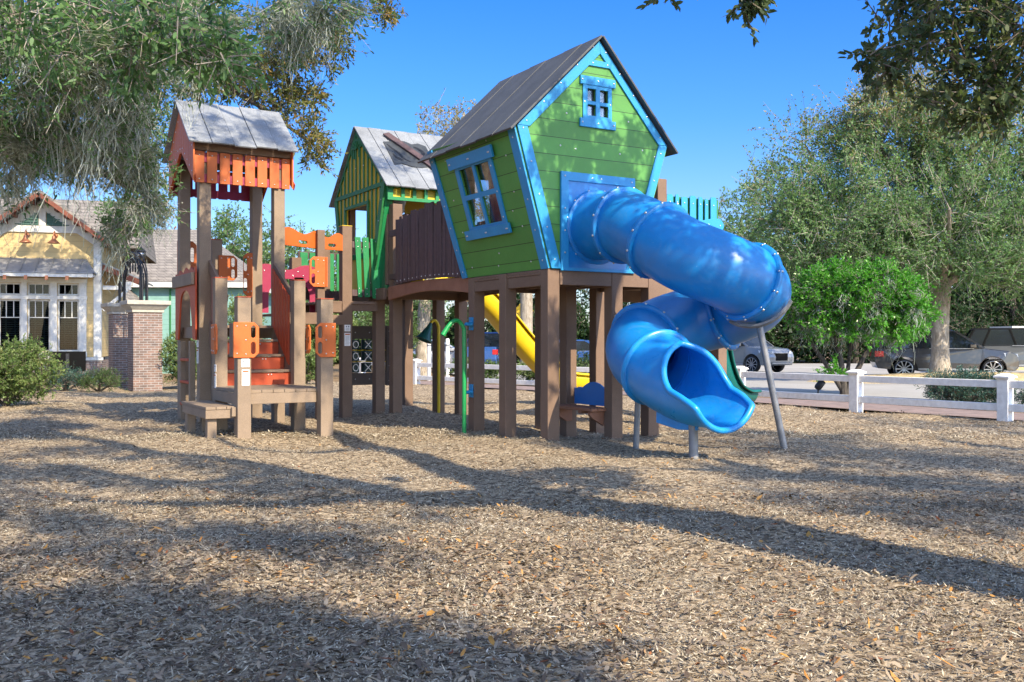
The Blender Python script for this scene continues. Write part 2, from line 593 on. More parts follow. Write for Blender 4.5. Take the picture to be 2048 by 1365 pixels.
def clean_glass(name):
    m, nt, b = new_mat(name)
    tr = nt.nodes.new('ShaderNodeBsdfTransparent')
    tr.inputs[0].default_value = (0.40, 0.44, 0.45, 1)
    gl = nt.nodes.new('ShaderNodeBsdfGlossy')
    gl.inputs['Roughness'].default_value = 0.02
    mx = nt.nodes.new('ShaderNodeMixShader')
    lw_ = nt.nodes.new('ShaderNodeLayerWeight'); lw_.inputs[0].default_value = 0.12
    nt.links.new(ramp(nt, [(0.0, (0.015,) * 3), (1.0, (0.8,) * 3)], lw_.outputs['Fresnel']), mx.inputs[0])
    nt.links.new(tr.outputs[0], mx.inputs[1]); nt.links.new(gl.outputs[0], mx.inputs[2])
    nt.links.new(mx.outputs[0], nt.nodes['Material Output'].inputs[0])
clean_glass('clean_glass')

def bark_mat(name, c1, c2):
    m, nt, b = new_mat(name)
    v = objvec(nt, (1, 1, 0.22))
    n1 = noise(nt, 14, 6, 0.75, v, 0.6)
    n2 = noise(nt, 3, 3, 0.6, objvec(nt))
    c = ramp(nt, [(0.36, c1), (0.66, c2)], n1)
    k = ramp(nt, [(0.3, (0.75,) * 3), (0.7, (1.25,) * 3)], n2)
    nt.links.new(mixc(nt, 1.0, c, k, 'MULTIPLY'), b.inputs['Base Color'])
    b.inputs['Roughness'].default_value = 0.9
    b.inputs['Specular IOR Level'].default_value = 0.2
    bump(nt, b, n1, 0.8, 0.04)
bark_mat('bark_oak', (0.07, 0.06, 0.05), (0.28, 0.25, 0.21))
bark_mat('bark_dark', (0.035, 0.03, 0.028), (0.12, 0.105, 0.09))
bark_mat('bark_pale', (0.20, 0.165, 0.125), (0.46, 0.41, 0.34))
foliage_mat('leaf_oak', [(0.0, (0.055, 0.11, 0.05)), (0.45, (0.11, 0.22, 0.085)), (0.9, (0.19, 0.32, 0.135)), (1.0, (0.28, 0.30, 0.14))], 0.48)
foliage_mat('leaf_bough', [(0.0, (0.035, 0.06, 0.03)), (0.6, (0.085, 0.125, 0.055)), (1.0, (0.18, 0.18, 0.08))], 0.38)
foliage_mat('leaf_oak_tan', [(0.0, (0.05, 0.08, 0.02)), (0.4, (0.11, 0.14, 0.035)), (0.75, (0.22, 0.18, 0.05)), (1.0, (0.30, 0.17, 0.05))], 0.35)
foliage_mat('leaf_elm', [(0.0, (0.075, 0.15, 0.06)), (0.5, (0.135, 0.245, 0.09)), (0.85, (0.215, 0.325, 0.14)), (1.0, (0.32, 0.31, 0.19))], 0.42)
foliage_mat('leaf_elm_top', [(0.0, (0.12, 0.14, 0.05)), (0.5, (0.22, 0.21, 0.09)), (0.9, (0.32, 0.24, 0.12)), (1.0, (0.36, 0.22, 0.12))], 0.3)
foliage_mat('leaf_bright', [(0.0, (0.03, 0.13, 0.014)), (0.5, (0.07, 0.26, 0.022)), (1.0, (0.15, 0.38, 0.05))], 0.40, 0.3)
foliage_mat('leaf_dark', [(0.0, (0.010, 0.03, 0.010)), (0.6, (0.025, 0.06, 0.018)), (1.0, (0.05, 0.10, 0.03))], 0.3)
foliage_mat('leaf_mid', [(0.0, (0.035, 0.075, 0.02)), (0.5, (0.075, 0.135, 0.035)), (1.0, (0.15, 0.21, 0.065))], 0.35)
foliage_mat('leaf_shrub', [(0.0, (0.07, 0.125, 0.035)), (0.5, (0.14, 0.22, 0.065)), (0.9, (0.24, 0.29, 0.10)), (1.0, (0.30, 0.25, 0.12))], 0.35)
foliage_mat('leaf_juniper', [(0.0, (0.02, 0.065, 0.055)), (0.6, (0.05, 0.12, 0.095)), (1.0, (0.11, 0.17, 0.11))], 0.2)
foliage_mat('leaf_rust', [(0.0, (0.14, 0.09, 0.05)), (0.6, (0.26, 0.14, 0.07)), (1.0, (0.34, 0.18, 0.09))], 0.3)
foliage_mat('twig_grey', [(0.0, (0.16, 0.14, 0.12)), (1.0, (0.36, 0.33, 0.29))], 0.0, 0.9)
foliage_mat('twig_brown', [(0.0, (0.07, 0.055, 0.045)), (1.0, (0.20, 0.165, 0.135))], 0.0, 0.9)
foliage_mat('moss', [(0.0, (0.24, 0.27, 0.25)), (0.6, (0.42, 0.46, 0.43)), (1.0, (0.58, 0.62, 0.58))], 0.35, 0.9, 1.0)
foliage_mat('chip', [(0.0, (0.08, 0.066, 0.05)), (0.25, (0.19, 0.155, 0.115)), (0.6, (0.34, 0.29, 0.21)), (0.87, (0.53, 0.465, 0.35)), (1.0, (0.70, 0.64, 0.53))], 0.0, 0.85)
foliage_mat('dead_leaf', [(0.0, (0.12, 0.085, 0.06)), (0.3, (0.25, 0.195, 0.145)), (0.72, (0.38, 0.305, 0.22)), (0.88, (0.44, 0.24, 0.09)), (0.92, (0.50, 0.26, 0.06)), (1.0, (0.26, 0.08, 0.03))], 0.12, 0.6)

def ground_mats():
    # packed shredded bark: what lies between the loose chips
    m, nt, b = new_mat('chip_bed')
    v = objvec(nt)
    vo = nt.nodes.new('ShaderNodeTexVoronoi')
    vo.inputs['Scale'].default_value = 34
    vo.inputs['Randomness'].default_value = 1
    dn = noise(nt, 9, 3, 0.6, v)
    wv = nt.nodes.new('ShaderNodeMix'); wv.data_type = 'VECTOR'
    wv.inputs[0].default_value = 0.12
    nt.links.new(v, wv.inputs[4]); 
    cv = nt.nodes.new('ShaderNodeCombineXYZ')
    for k in range(3): nt.links.new(dn, cv.inputs[k])
    nt.links.new(cv.outputs[0], wv.inputs[5])
    nt.links.new(wv.outputs[1], vo.inputs['Vector'])
    sc_ = nt.nodes.new('ShaderNodeSeparateColor')
    nt.links.new(vo.outputs['Color'], sc_.inputs[0])
    c1 = ramp(nt, [(0.0, (0.09, 0.07, 0.05)), (0.3, (0.24, 0.18, 0.12)), (0.6, (0.40, 0.31, 0.205)), (1.0, (0.58, 0.47, 0.33))], sc_.outputs[0])
    ed = ramp(nt, [(0.0, (1.1,) * 3), (0.9, (0.55,) * 3)], vo.outputs['Distance'])
    big = ramp(nt, [(0.3, (0.86,) * 3), (0.7, (1.12,) * 3)], noise(nt, 0.5, 4, 0.6, v))
    c2 = mixc(nt, 1.0, c1, ed, 'MULTIPLY')
    nt.links.new(mixc(nt, 1.0, c2, big, 'MULTIPLY'), b.inputs['Base Color'])
    b.inputs['Roughness'].default_value = 0.9
    b.inputs['Specular IOR Level'].default_value = 0.15
    bump(nt, b, vo.outputs['Distance'], -0.9, 0.03)
    # soil and pine straw
    m, nt, b = new_mat('mulch')
    v = objvec(nt)
    n1 = noise(nt, 18, 6, 0.8, v)
    n2 = noise(nt, 0.6, 4, 0.6, v)
    c1 = ramp(nt, [(0.3, (0.10, 0.07, 0.045)), (0.55, (0.24, 0.17, 0.105)), (0.75, (0.40, 0.30, 0.19))], n1)
    k = ramp(nt, [(0.3, (0.8,) * 3), (0.7, (1.2,) * 3)], n2)
    nt.links.new(mixc(nt, 1.0, c1, k, 'MULTIPLY'), b.inputs['Base Color'])
    b.inputs['Roughness'].default_value = 0.95
    b.inputs['Specular IOR Level'].default_value = 0.1
    bump(nt, b, n1, 0.9, 0.03)
    m, nt, b = new_mat('asphalt')
    v = objvec(nt)
    n1 = noise(nt, 60, 3, 0.7, v)
    n2 = noise(nt, 0.35, 5, 0.6, v)
    c1 = ramp(nt, [(0.3, (0.27, 0.26, 0.25)), (0.7, (0.40, 0.39, 0.375))], n1)
    k = ramp(nt, [(0.3, (0.82,) * 3), (0.7, (1.15,) * 3)], n2)
    nt.links.new(mixc(nt, 1.0, c1, k, 'MULTIPLY'), b.inputs['Base Color'])
    b.inputs['Roughness'].default_value = 0.9
    speckled('kerb_stone', (0.42, 0.41, 0.39), 0.12, 4, 0.85, 90, 0.1, 0.2, 0.15)
    speckled('straw', (0.46, 0.36, 0.20), 0.25, 6, 0.95, 40, 0.5, 0.1, 0.8)
ground_mats()

# ================================================================== GROUND, PATH, ROAD
FENCE = np.array([(12.2, 12.3), (10.48, 14.82), (8.75, 17.30), (6.98, 19.78), (5.25, 22.5), (3.15, 24.9), (1.0, 27.0), (-1.05, 29.25), (-3.1, 31.5), (-5.2, 33.8)])
def fence_x(y):
    return np.interp(y, FENCE[:, 1], FENCE[:, 0])
def fence_x_ext(y):
    y = np.asarray(y, float)
    x = fence_x(y)
    s0 = (FENCE[1, 0] - FENCE[0, 0]) / (FENCE[1, 1] - FENCE[0, 1])
    return np.where(y < FENCE[0, 1], FENCE[0, 0] + (y - FENCE[0, 1]) * s0, x)
MOUNDS = []   # (x, y, height, radius)
for a, b, h, r in ((0.30, -2.40, .08, .8), (1.80, -2.35, .08, .9), (.75, -3.5, -.06, .7), (-2.8, 2.0, -.04, .8), (0, 0, .05, .4), (1.05, 0, .05, .4), (-3.46, 2.6, .05, .4), (-2.25, 2.6, .05, .4), (-.03, 1.1, .04, .4), (1.7, 0, .04, .4), (.14, 5.5, .05, .5), (-3.4, 5.3, .05, .5)):
    p = W(a, b); MOUNDS.append((p.x, p.y, h, r))
def ground_z(x, y):
    z = 0.024 * np.sin(x * 1.7 + 0.6 * y) + 0.022 * np.sin(y * 2.1 - x * 0.8) + 0.014 * np.sin(x * 4.7 + y * 3.9) + 0.010 * np.sin(x * 9.1 - y * 7.3 + np.sin(x * 2)) - 0.012
    z = z * np.clip((y - 2) / 6.0, 0.3, 1.0)
    for mx, my, h, r in MOUNDS:
        z = z + h * np.exp(-((x - mx) ** 2 + (y - my) ** 2) / (r * r))
    return z
def grid_sheet(name, xl, xr, ys, nx, mat, zf=None):
    vs = []
    for y in ys:
        a, b = xl(y), xr(y)
        for i in range(nx + 1):
            x = a + (b - a) * i / nx
            vs.append((x, y, float(zf(x, y)) if zf else 0.0))
    fs = []
    n = nx + 1
    for j in range(len(ys) - 1):
        for i in range(nx):
            fs.append((j * n + i, j * n + i + 1, (j + 1) * n + i + 1, (j + 1) * n + i))
    me = bpy.data.meshes.new(name)
    me.from_pydata(vs, [], fs)
    me.materials.append(MATS[mat])
    me.polygons.foreach_set('use_smooth', [True] * len(fs))
    o = bpy.data.objects.new(name, me)
    COL.objects.link(o)
    return tag(o, kind='structure')
mb = MB(); mb.add([(-400, -120, -0.10), (400, -120, -0.10), (400, 700, -0.10), (-400, 700, -0.10)], [(0, 1, 2, 3)])
tag(mb.build('ground', 'mulch'), kind='structure')
grid_sheet('playground_surface', lambda y: -22.0, lambda y: float(fence_x_ext(y)) + 0.12, list(np.arange(-6, 34.01, 0.22)), 110, 'chip_bed', ground_z)
ysr = list(np.arange(4, 34.01, 1.0))
grid_sheet('brick_path', lambda y: float(fence_x_ext(y)) + 0.13, lambda y: float(fence_x_ext(y)) + 2.3, ysr, 4, 'paver', lambda x, y: 0.004)
grid_sheet('planting_bed', lambda y: float(fence_x_ext(y)) + 2.31, lambda y: float(fence_x_ext(y)) + 4.3, ysr, 8, 'mulch',
           lambda x, y: 0.03 + 0.03 * math.sin(3 * x + y))
mb = MB()
for i in range(len(ysr) - 1):
    y0, y1 = ysr[i], ysr[i + 1]
    x0, x1 = float(fence_x_ext(y0)) + 4.32, float(fence_x_ext(y1)) + 4.32
    mb.hexa([(x0, y0, -0.1), (x0 + .18, y0, -0.1), (x1 + .18, y1, -0.1), (x1, y1, -0.1), (x0, y0, 0.07), (x0 + .18, y0, 0.07), (x1 + .18, y1, 0.07), (x1, y1, 0.07)])
tag(mb.build('kerb', 'kerb_stone'), kind='structure')
ysr2 = list(np.arange(4, 36.01, 2.0))
grid_sheet('road', lambda y: float(fence_x_ext(y)) + 4.5, lambda y: 90.0, ysr2 , 6, 'asphalt', lambda x, y: -0.03)
mb = MB(); mb.add([(-1.5, 36, -0.03), (90, 36, -0.03), (90, 62, -0.03), (-6, 62, -0.03)], [(0, 1, 2, 3)])
tag(mb.build('parking_lot', 'asphalt'), kind='structure')
# raised straw-covered island round the street oak
ISL = (16.3, 34.3)
def island_z(x, y):
    d = ((x - ISL[0]) / 6.0) ** 2 + ((y - ISL[1]) / 2.0) ** 2
    return -0.06 + 0.36 * max(0, 1 - d) ** 0.7 + 0.02 * math.sin(5 * x) * math.sin(4 * y)
grid_sheet('straw_mound', lambda y: ISL[0] - 6.2, lambda y: ISL[0] + 6.2, list(np.arange(32.1, 36.5, 0.22)), 60, 'straw', island_z)

# ---- loose chips and fallen leaves (uncountable: one object each)
def scatter_xy(n, y0, y1, power, half=0.60):
    y = y0 + (y1 - y0) * rng.random(n) ** power
    x = (rng.random(n) * 2 - 1) * (y * half + 0.6)
    ok = x < fence_x_ext(y) + 0.05
    return x[ok], y[ok]
def lay(x, y, L, Wd, tilt, lift, rnd, name, mat, hexa):
    n = len(x)
    P = np.stack([x, y, ground_z(x, y) + lift * rng.random(n)], 1)
    an = rng.random(n) * 2 * math.pi
    D = np.stack([np.cos(an), np.sin(an), rng.normal(0, tilt, n)], 1)
    N = unit(np.stack([rng.normal(0, tilt, n), rng.normal(0, tilt, n), np.ones(n)], 1))
    o = arr_mesh(name, leaf_polys(P, D, L, Wd, N, hexa), 6 if hexa else 4, mat, None, rnd)
    return tag(o, kind='stuff')
x1, y1 = scatter_xy(300000, 3.3, 8.5, 0.9)
x2, y2 = scatter_xy(280000, 8.0, 15.0, 1.0)
x3, y3 = scatter_xy(120000, 14.0, 26.0, 1.0)
x = np.concatenate([x1, x2, x3]); y = np.concatenate([y1, y2, y3])
n = len(x)
def drift(x, y):
    return 0.5 + 0.5 * np.sin(x * 1.9 + 2.2 * np.sin(y * 1.3)) * np.sin(y * 1.7 + x * .8 + 1.5 * np.sin(x * .9))
keep_ = rng.random(n) < 0.35 + 0.65 * drift(x, y)
x, y = x[keep_], y[keep_]; n = len(x)
patch = 0.5 + 0.5 * np.sin(x * 1.3 + 2 * np.sin(y * .9)) * np.sin(y * 1.1 + x * .4)
tag(lay(x, y, rng.gamma(3.2, 0.0078, n) * (1 + (y > 14) * 0.6), rng.uniform(0.0035, 0.009, n) * (1 + (y > 14) * 0.8), 0.34, 0.024,
        np.clip(rng.beta(1.5, 1.2, n) * 0.88 + 0.12 * patch, 0, 1), 'wood_chips', 'chip', False), 'loose shredded wood chips covering the playground', 'wood chips')
x1, y1 = scatter_xy(16000, 3.3, 9.0, 0.9)
x2, y2 = scatter_xy(9000, 8.0, 20.0, 1.3)
y3 = rng.uniform(3.3, 6.8, 6500); x3 = rng.uniform(-4.2, .6, 6500)
x = np.concatenate([x1, x2, x3]); y = np.concatenate([y1, y2, y3])
n = len(x)
big = np.where(y < 7, .92, .9)
tag(lay(x, y, rng.gamma(12, 0.0048, n) * big, rng.gamma(12, 0.0016, n) * big, 0.30, 0.035, rng.random(n) ** np.where(x > 1.0, 1.15, 1.9), 'fallen_leaves', 'dead_leaf', True),
    'dead brown and orange oak leaves fallen on the wood chips', 'leaf litter')
# ================================================================== TREES (generator)
def make_tree(name, label, limbs, blobs, leaf, bark='bark_oak', leafmat='leaf_oak', twigmat='twig_grey', cs=0.5, tw=10, lv=16, cat='tree',
              up=0.25, droop=0.0, group=None, moss=None, twig_r=0.006, seed=1, hexa=False, radial=0.7, br_r=0.5, top=None, taper=True, leaf_jit=0.35, crownname='crown'):
    """limbs: list of [(x,y,z,r)...], the first is the trunk; blobs: (cx,cy,cz, rx,ry,rz, clusters);
    every leaf cluster hangs on a branch that grows from the nearest limb"""
    global rng
    keep = rng
    rng = np.random.default_rng(seed)
    base = Vector((limbs[0][0][0], limbs[0][0][1], limbs[0][0][2]))
    B = np.array(base)
    root = thing(name, label, cat, base, 0, group)
    mb = MB()
    nodes, nr = [], []
    for k, l in enumerate(limbs):
        pts = spline(l, 6)
        mb.tube([tuple(np.array(p[:3]) - B) for p in pts], [p[3] for p in pts], 14 if k == 0 else 9, True)
        for p in pts[(len(pts) // 3 if k == 0 else 0):]:
            nodes.append(p[:3]); nr.append(p[3])
    cl, csl, msl = [], [], []
    for c in blobs:
        cx_, cy_, cz_, rx, ry, rz, nc = c[:7]
        csl += [cs * (c[7] if len(c) > 7 else 1.0)] * nc
        msl += [c[8] if len(c) > 8 else 1.0] * nc
        d = unit(rng.normal(size=(nc, 3))) * (rng.random((nc, 1)) ** 0.45)
        cl.append(np.array([cx_, cy_, cz_]) + d * np.array([rx, ry, rz]))
    cl = np.concatenate(cl); csl = np.array(csl); msl = np.array(msl)
    CSL = np.repeat(csl, tw)[:, None]; CSM = np.repeat(csl, tw * lv)[:, None]
    nodes = list(np.array(nodes)); nr = list(nr)
    NA = np.array(nodes); RA = np.array(nr)
    ordr = np.argsort(np.min(np.linalg.norm(cl[:, None] - NA[None], axis=2), axis=1))
    tips = np.zeros((len(cl), 3)); tdir = np.zeros((len(cl), 3))
    segs0, segs1, ra, rb = [], [], [], []
    for i in ordr:
        c = cl[i]
        dd = np.linalg.norm(NA - c, axis=1)
        j = int(np.argmin(dd + 0.25 * np.maximum(0, NA[:, 2] - c[2])))
        p0 = NA[j]; r0 = min(RA[j] * br_r, 0.012 + 0.020 * dd[j])
        mid = (p0 + c) / 2 + rng.normal(0, 0.09, 3) * dd[j] + np.array([0, 0, 0.10 * dd[j]])
        q = spline([p0, mid, c], 3)
        rr = np.linspace(r0, max(0.004, r0 * 0.45), len(q))
        for t in range(len(q) - 1):
            segs0.append(q[t]); segs1.append(q[t + 1]); ra.append(rr[t]); rb.append(rr[t + 1])
        NA = np.concatenate([NA, np.array(q[1:])]); RA = np.concatenate([RA, rr[1:]])
        tips[i] = c; tdir[i] = unit(c - p0)
    seg = twig_polys(np.array(segs0) - B, np.array(segs1) - B, np.array(ra), np.array(rb))
    mb.build('trunk', bark, root)
    # twigs fan out of each cluster
    nt_ = len(cl) * tw
    base_p = np.repeat(tips, tw, 0) + rng.normal(0, 0.22, (nt_, 3)) * CSL
    dirs = unit(unit(rng.normal(size=(nt_, 3))) + radial * np.repeat(tdir, tw, 0) + np.array([0, 0, up - droop]))
    ln = CSL * rng.uniform(0.5, 1.3, (nt_, 1))
    end = base_p + dirs * ln + np.array([0, 0, -droop * 0.3]) * ln
    tq = twig_polys(base_p - B, end - B, twig_r, twig_r * 0.4)
    arr_mesh('branches', np.concatenate([seg, tq], 0), 4, twigmat, root)
    m = nt_ * lv
    t = rng.random((m, 1)) ** 0.8
    P = np.repeat(base_p, lv, 0) * (1 - t) + np.repeat(end, lv, 0) * t + rng.normal(0, 0.05, (m, 3)) * CSM
    D = unit(np.repeat(dirs, lv, 0) + rng.normal(0, 0.8, (m, 3)) + np.array([0, 0, -0.15]))
    L = leaf[0] * rng.uniform(0.65, 1.3, m); Wd = leaf[1] * rng.uniform(0.7, 1.3, m)
    clr = np.repeat(rng.random(len(cl)), tw * lv)
    rnd = np.clip(0.45 * clr + 0.55 * rng.random(m), 0, 1)
    if top is not None:
        z0, z1, mat2 = top
        f = (P[:, 2] - z0) / (z1 - z0) + rng.normal(0, 0.25, m)
        s = f > 0.5
        arr_mesh(crownname, leaf_polys(P[~s] - B, D[~s], L[~s], Wd[~s], None, hexa), 6 if hexa else 4, leafmat, root, rnd[~s])
        arr_mesh('crown_tips', leaf_polys(P[s] - B, D[s], L[s], Wd[s], None, hexa), 6 if hexa else 4, mat2, root, rnd[s])
    else:
        arr_mesh(crownname, leaf_polys(P - B, D, L, Wd, None, hexa), 6 if hexa else 4, leafmat, root, rnd)
    if moss:
        # grey beards of moss: many thin strands hanging from the branch ends
        frac, strands, length = moss
        pick = tips[rng.random(len(tips)) < frac * msl]
        k = len(pick)
        if k:
            # each beard: a tuft of curling strands, longest in its middle
            n_ = k * strands
            rad = np.abs(rng.normal(0, 1, n_))
            an = rng.random(n_) * 2 * math.pi
            w_ = np.repeat(rng.uniform(.05, .15, k), strands)
            st = np.repeat(pick, strands, 0) + np.stack([np.cos(an) * rad * w_, np.sin(an) * rad * w_, rng.normal(0, .05, n_)], 1)
            hl = np.repeat(length * rng.gamma(3, .3, k), strands) * rng.uniform(.15, 1.0, n_) * np.exp(-.55 * rad)
            drift = np.repeat(rng.normal(0, .10, (k, 3)), strands, 0) * np.array([1, 1, 0])
            polys = []
            nseg = 6
            cur = st.copy()
            for s_ in range(nseg):
                nx_ = cur + np.stack([rng.normal(0, .055, n_), rng.normal(0, .055, n_), -hl / nseg], 1) + drift * (hl / nseg)[:, None]
                w0 = 0.006 * (1 - s_ / nseg) + 0.002
                sd = unit(np.stack([rng.normal(size=n_), rng.normal(size=n_), 0 * hl], 1)) * w0
                polys.append(np.stack([cur - sd, cur + sd, nx_ + sd * .8, nx_ - sd * .8], 1))
                cur = nx_
            pl = np.concatenate(polys, 0) - B
            arr_mesh('hanging_moss', pl, 4, 'moss', root)
    rng = keep
    return root
def pxy(x, y, d):
    """point at distance d that the photograph shows at (x, y): used to survey the limbs and crowns seen in it"""
    return ((x - 1024) / 1950 * d, d, CAM_H + (682 - y) / 1950 * d)
# ================================================================== PLAY STRUCTURE
PW = 0.19                                     # post width
def plank_mat(name, c, step, off=0.0):
    """sheet plastic with planks routed into it: a narrow groove every step metres of height"""
    m = plastic(name, c, 0.5)
    nt = m.node_tree
    b = nt.nodes['Principled BSDF']
    t = nt.nodes.new('ShaderNodeTexCoord')
    sx = nt.nodes.new('ShaderNodeSeparateXYZ')
    nt.links.new(t.outputs['Object'], sx.inputs[0])
    ad = nt.nodes.new('ShaderNodeMath'); ad.operation = 'ADD'; ad.inputs[1].default_value = off
    nt.links.new(sx.outputs[2], ad.inputs[0])
    dv = nt.nodes.new('ShaderNodeMath'); dv.operation = 'DIVIDE'; dv.inputs[1].default_value = step
    nt.links.new(ad.outputs[0], dv.inputs[0])
    fr = nt.nodes.new('ShaderNodeMath'); fr.operation = 'FRACT'
    nt.links.new(dv.outputs[0], fr.inputs[0])
    fl = nt.nodes.new('ShaderNodeMath'); fl.operation = 'FLOOR'
    nt.links.new(dv.outputs[0], fl.inputs[0])
    wnz = nt.nodes.new('ShaderNodeTexWhiteNoise'); wnz.noise_dimensions = '1D'
    nt.links.new(fl.outputs[0], wnz.inputs['W'])
    tone = ramp(nt, [(0.0, (.88,) * 3), (1.0, (1.10,) * 3)], wnz.outputs['Value'])
    g = ramp(nt, [(0.0, (0.12,) * 3), (0.03, (0.12,) * 3), (0.045, (1,) * 3)], fr.outputs[0])
    old = b.inputs['Base Color'].links[0].from_socket
    nt.links.new(mixc(nt, 1.0, mixc(nt, 1.0, old, tone, 'MULTIPLY'), g, 'MULTIPLY'), b.inputs['Base Color'])
plank_mat('wall_plank', (0.070, 0.245, 0.045), 0.235, 0.08)

def post(P, a, b, z1, mat='post_brown', cap=None, z0=-0.15, w=PW, name='post', label=None):
    mb = MB()
    mb.box(a - w / 2, a + w / 2, b - w / 2, b + w / 2, z0, z1)
    if cap:
        mb.box(a - w / 2 - .006, a + w / 2 + .006, b - w / 2 - .006, b + w / 2 + .006, z1 + .001, z1 + .016, 1)
    return P.part(mb, name, [mat, cap or mat], 0.010, label=label)
def label_plate(P, a, b, z0, z1, w, ax='a', head=False, parent=None):
    """warning label screwed on a post face: ax 'a' lies along a (faces -b)"""
    mb = MB()
    if ax == 'a':
        q = lambda s0, s1, d, za, zb, mi: mb.box(a + s0, a + s1, b - d, b, za, zb, mi)
    else:
        q = lambda s0, s1, d, za, zb, mi: mb.box(a - d, a, b + s0, b + s1, za, zb, mi)
    q(-w / 2, w / 2, .006, z0, z1, 0)
    h = z1 - z0
    if head:
        q(-w * .4, w * .4, .008, z1 - .16 * h, z1 - .06 * h, 1)
        for k in range(9):
            zz = z1 - h * (.24 + .078 * k)
            q(-w * .38, w * (.36 - .12 * (k % 3 == 2)), .007, zz - .012 * h, zz + .012 * h, 2)
    else:
        for s in (-.18, .2):
            q(w * (s - .1), w * (s + .1), .008, z0 + h * .62, z0 + h * .84, 2)
        for k in range(3):
            q(-w * .3, w * .3, .007, z0 + h * (.16 + .13 * k), z0 + h * (.2 + .13 * k), 2)
    return P.part(mb, 'warning_label', ['label_white', 'orange', 'label_ink'], 0, parent)

# ------------------------------------------------------------------ green crooked playhouse
G = Play('green_playhouse', 'tall crooked green playhouse with sky blue trim and grey gable roof raised on brown posts', 'playhouse', 0.7, 1.05)
ZD = 2.38
for (a, b) in ((0, 0), (-.03, 1.09), (0, 2.10), (1.05, 1.13), (1.05, -.02), (1.70, -.02), (1.76, 1.36), (1.21, 2.10)):
    post(G, a, b, 2.37 if not (a == 0 and b == 0) else 2.375)
mb = MB()
for k in range(12):                           # deck boards
    b0 = -.08 + k * .185
    mb.box(-.075, 1.78, b0, b0 + .172, 2.31, 2.352)
for k in range(5):
    mb.box(.2 + k * .34, .26 + k * .34, -.05, 2.12, 2.22, 2.309)
G.part(mb, 'deck', 'deck_brown', 0.004)
mb = MB()
for b0, b1 in ((.097, .993), (1.187, 2.003)):
    mb.box(-.085, -.03, b0, b1, 2.155, 2.30)
    mb.box(-.092, -.03, b0, b1, 2.303, 2.375)
    n = int((b1 - b0) / .125)                 # little routed bricks
    for r_ in range(2):
        for k in range(n):
            s = b0 + .01 + (k + .5 * (r_ % 2)) * (b1 - b0) / n
            mb.box(-.097, -.09, s, min(s + (b1 - b0) / n - .014, b1 - .005), 2.309 + r_ * .032, 2.335 + r_ * .032)
for a0, a1 in ((.097, .953), (1.147, 1.603)):
    mb.box(a0, a1, -.107, -.05, 2.165, 2.37)
mb.box(1.74, 1.795, .08, 1.262, 2.165, 2.37); mb.box(.1, 1.11, 2.12, 2.175, 2.165, 2.37)
G.part(mb, 'rim_beam', 'post_brown', 0.006)

def circ(cx_, cy_, r, n=28):
    return [(cx_ + r * math.cos(2 * math.pi * k / n), cy_ + r * math.sin(2 * math.pi * k / n)) for k in range(n)]
def rect(x0, x1, y0, y1):
    return [(x0, y0), (x1, y0), (x1, y1), (x0, y1)]
TUBE_C = (0.69, 2.97)
gable = [(-.055, ZD), (1.33, ZD), (1.93, 4.22), (.73, 5.56), (-.595, 4.25)]
wholes = [rect(.535, .675, 4.71, 4.88), rect(.745, .885, 4.71, 4.88), rect(.535, .675, 4.51, 4.66), rect(.745, .885, 4.51, 4.66)]
FB = -.105                                     # outer face of the gable wall
mb = MB()
mb.plate(gable, [circ(*TUBE_C, .43)] + wholes, .03, (0, FB + .03, 0), (1, 0, 0), (0, 0, 1))
pts = [(a, FB, z) for z in np.arange(2.62, 4.3, .47) for a in (.35, 1.1) if z > 3.75] + [(.1, FB, 4.05), (1.5, FB, 4.12), (1.72, FB, 4.05), (.2, FB, 4.5), (1.25, FB, 4.5)]
mb.bolts(pts, (0, -1, 0))
gw = G.part(mb, 'gable_wall', ['wall_plank', 'steel'], 0.003)
# trim boards on the gable
mb = MB()
tw_ = .16
tr = [[(-.055, ZD), (.105, ZD), (-.435, 4.25), (-.595, 4.25)], [(1.33, ZD), (1.93, 4.22), (1.785, 4.22), (1.185, ZD)]]
def rake(p0, p1, w):
    d = np.array(p1) - np.array(p0); d = d / np.linalg.norm(d); nn = np.array([-d[1], d[0]])
    return nn * w
r1 = [(-.595, 4.255), (-.40, 4.255), (.745, 5.385), (.73, 5.56)]
r2 = [(1.93, 4.225), (.733, 5.56), (.748, 5.385), (1.775, 4.225)]
for q in tr + [r1, r2, [(.55, 5.20), (.93, 5.20), (.86, 5.28), (.62, 5.28)]]:
    mb.plate(q, [], .026, (0, FB - .001, 0), (1, 0, 0), (0, 0, 1))
mb.bolts([(-.02 - .29 * (z - ZD) + .05, FB - .027, z) for z in np.arange(2.5, 4.25, .43)] + [(1.28 + .31 * (z - ZD), FB - .027, z) for z in np.arange(3.3, 4.2, .4)]
         + [(-.45 + k * .27, FB - .027, 4.32 + k * .285) for k in range(5)] + [(1.8 - k * .24, FB - .027, 4.33 + k * .27) for k in range(5)] + [(.62, FB - .027, 5.24), (.87, FB - .027, 5.24)], (0, -1, 0))
G.part(mb, 'trim_boards', ['trim_blue', 'steel'], 0.004)
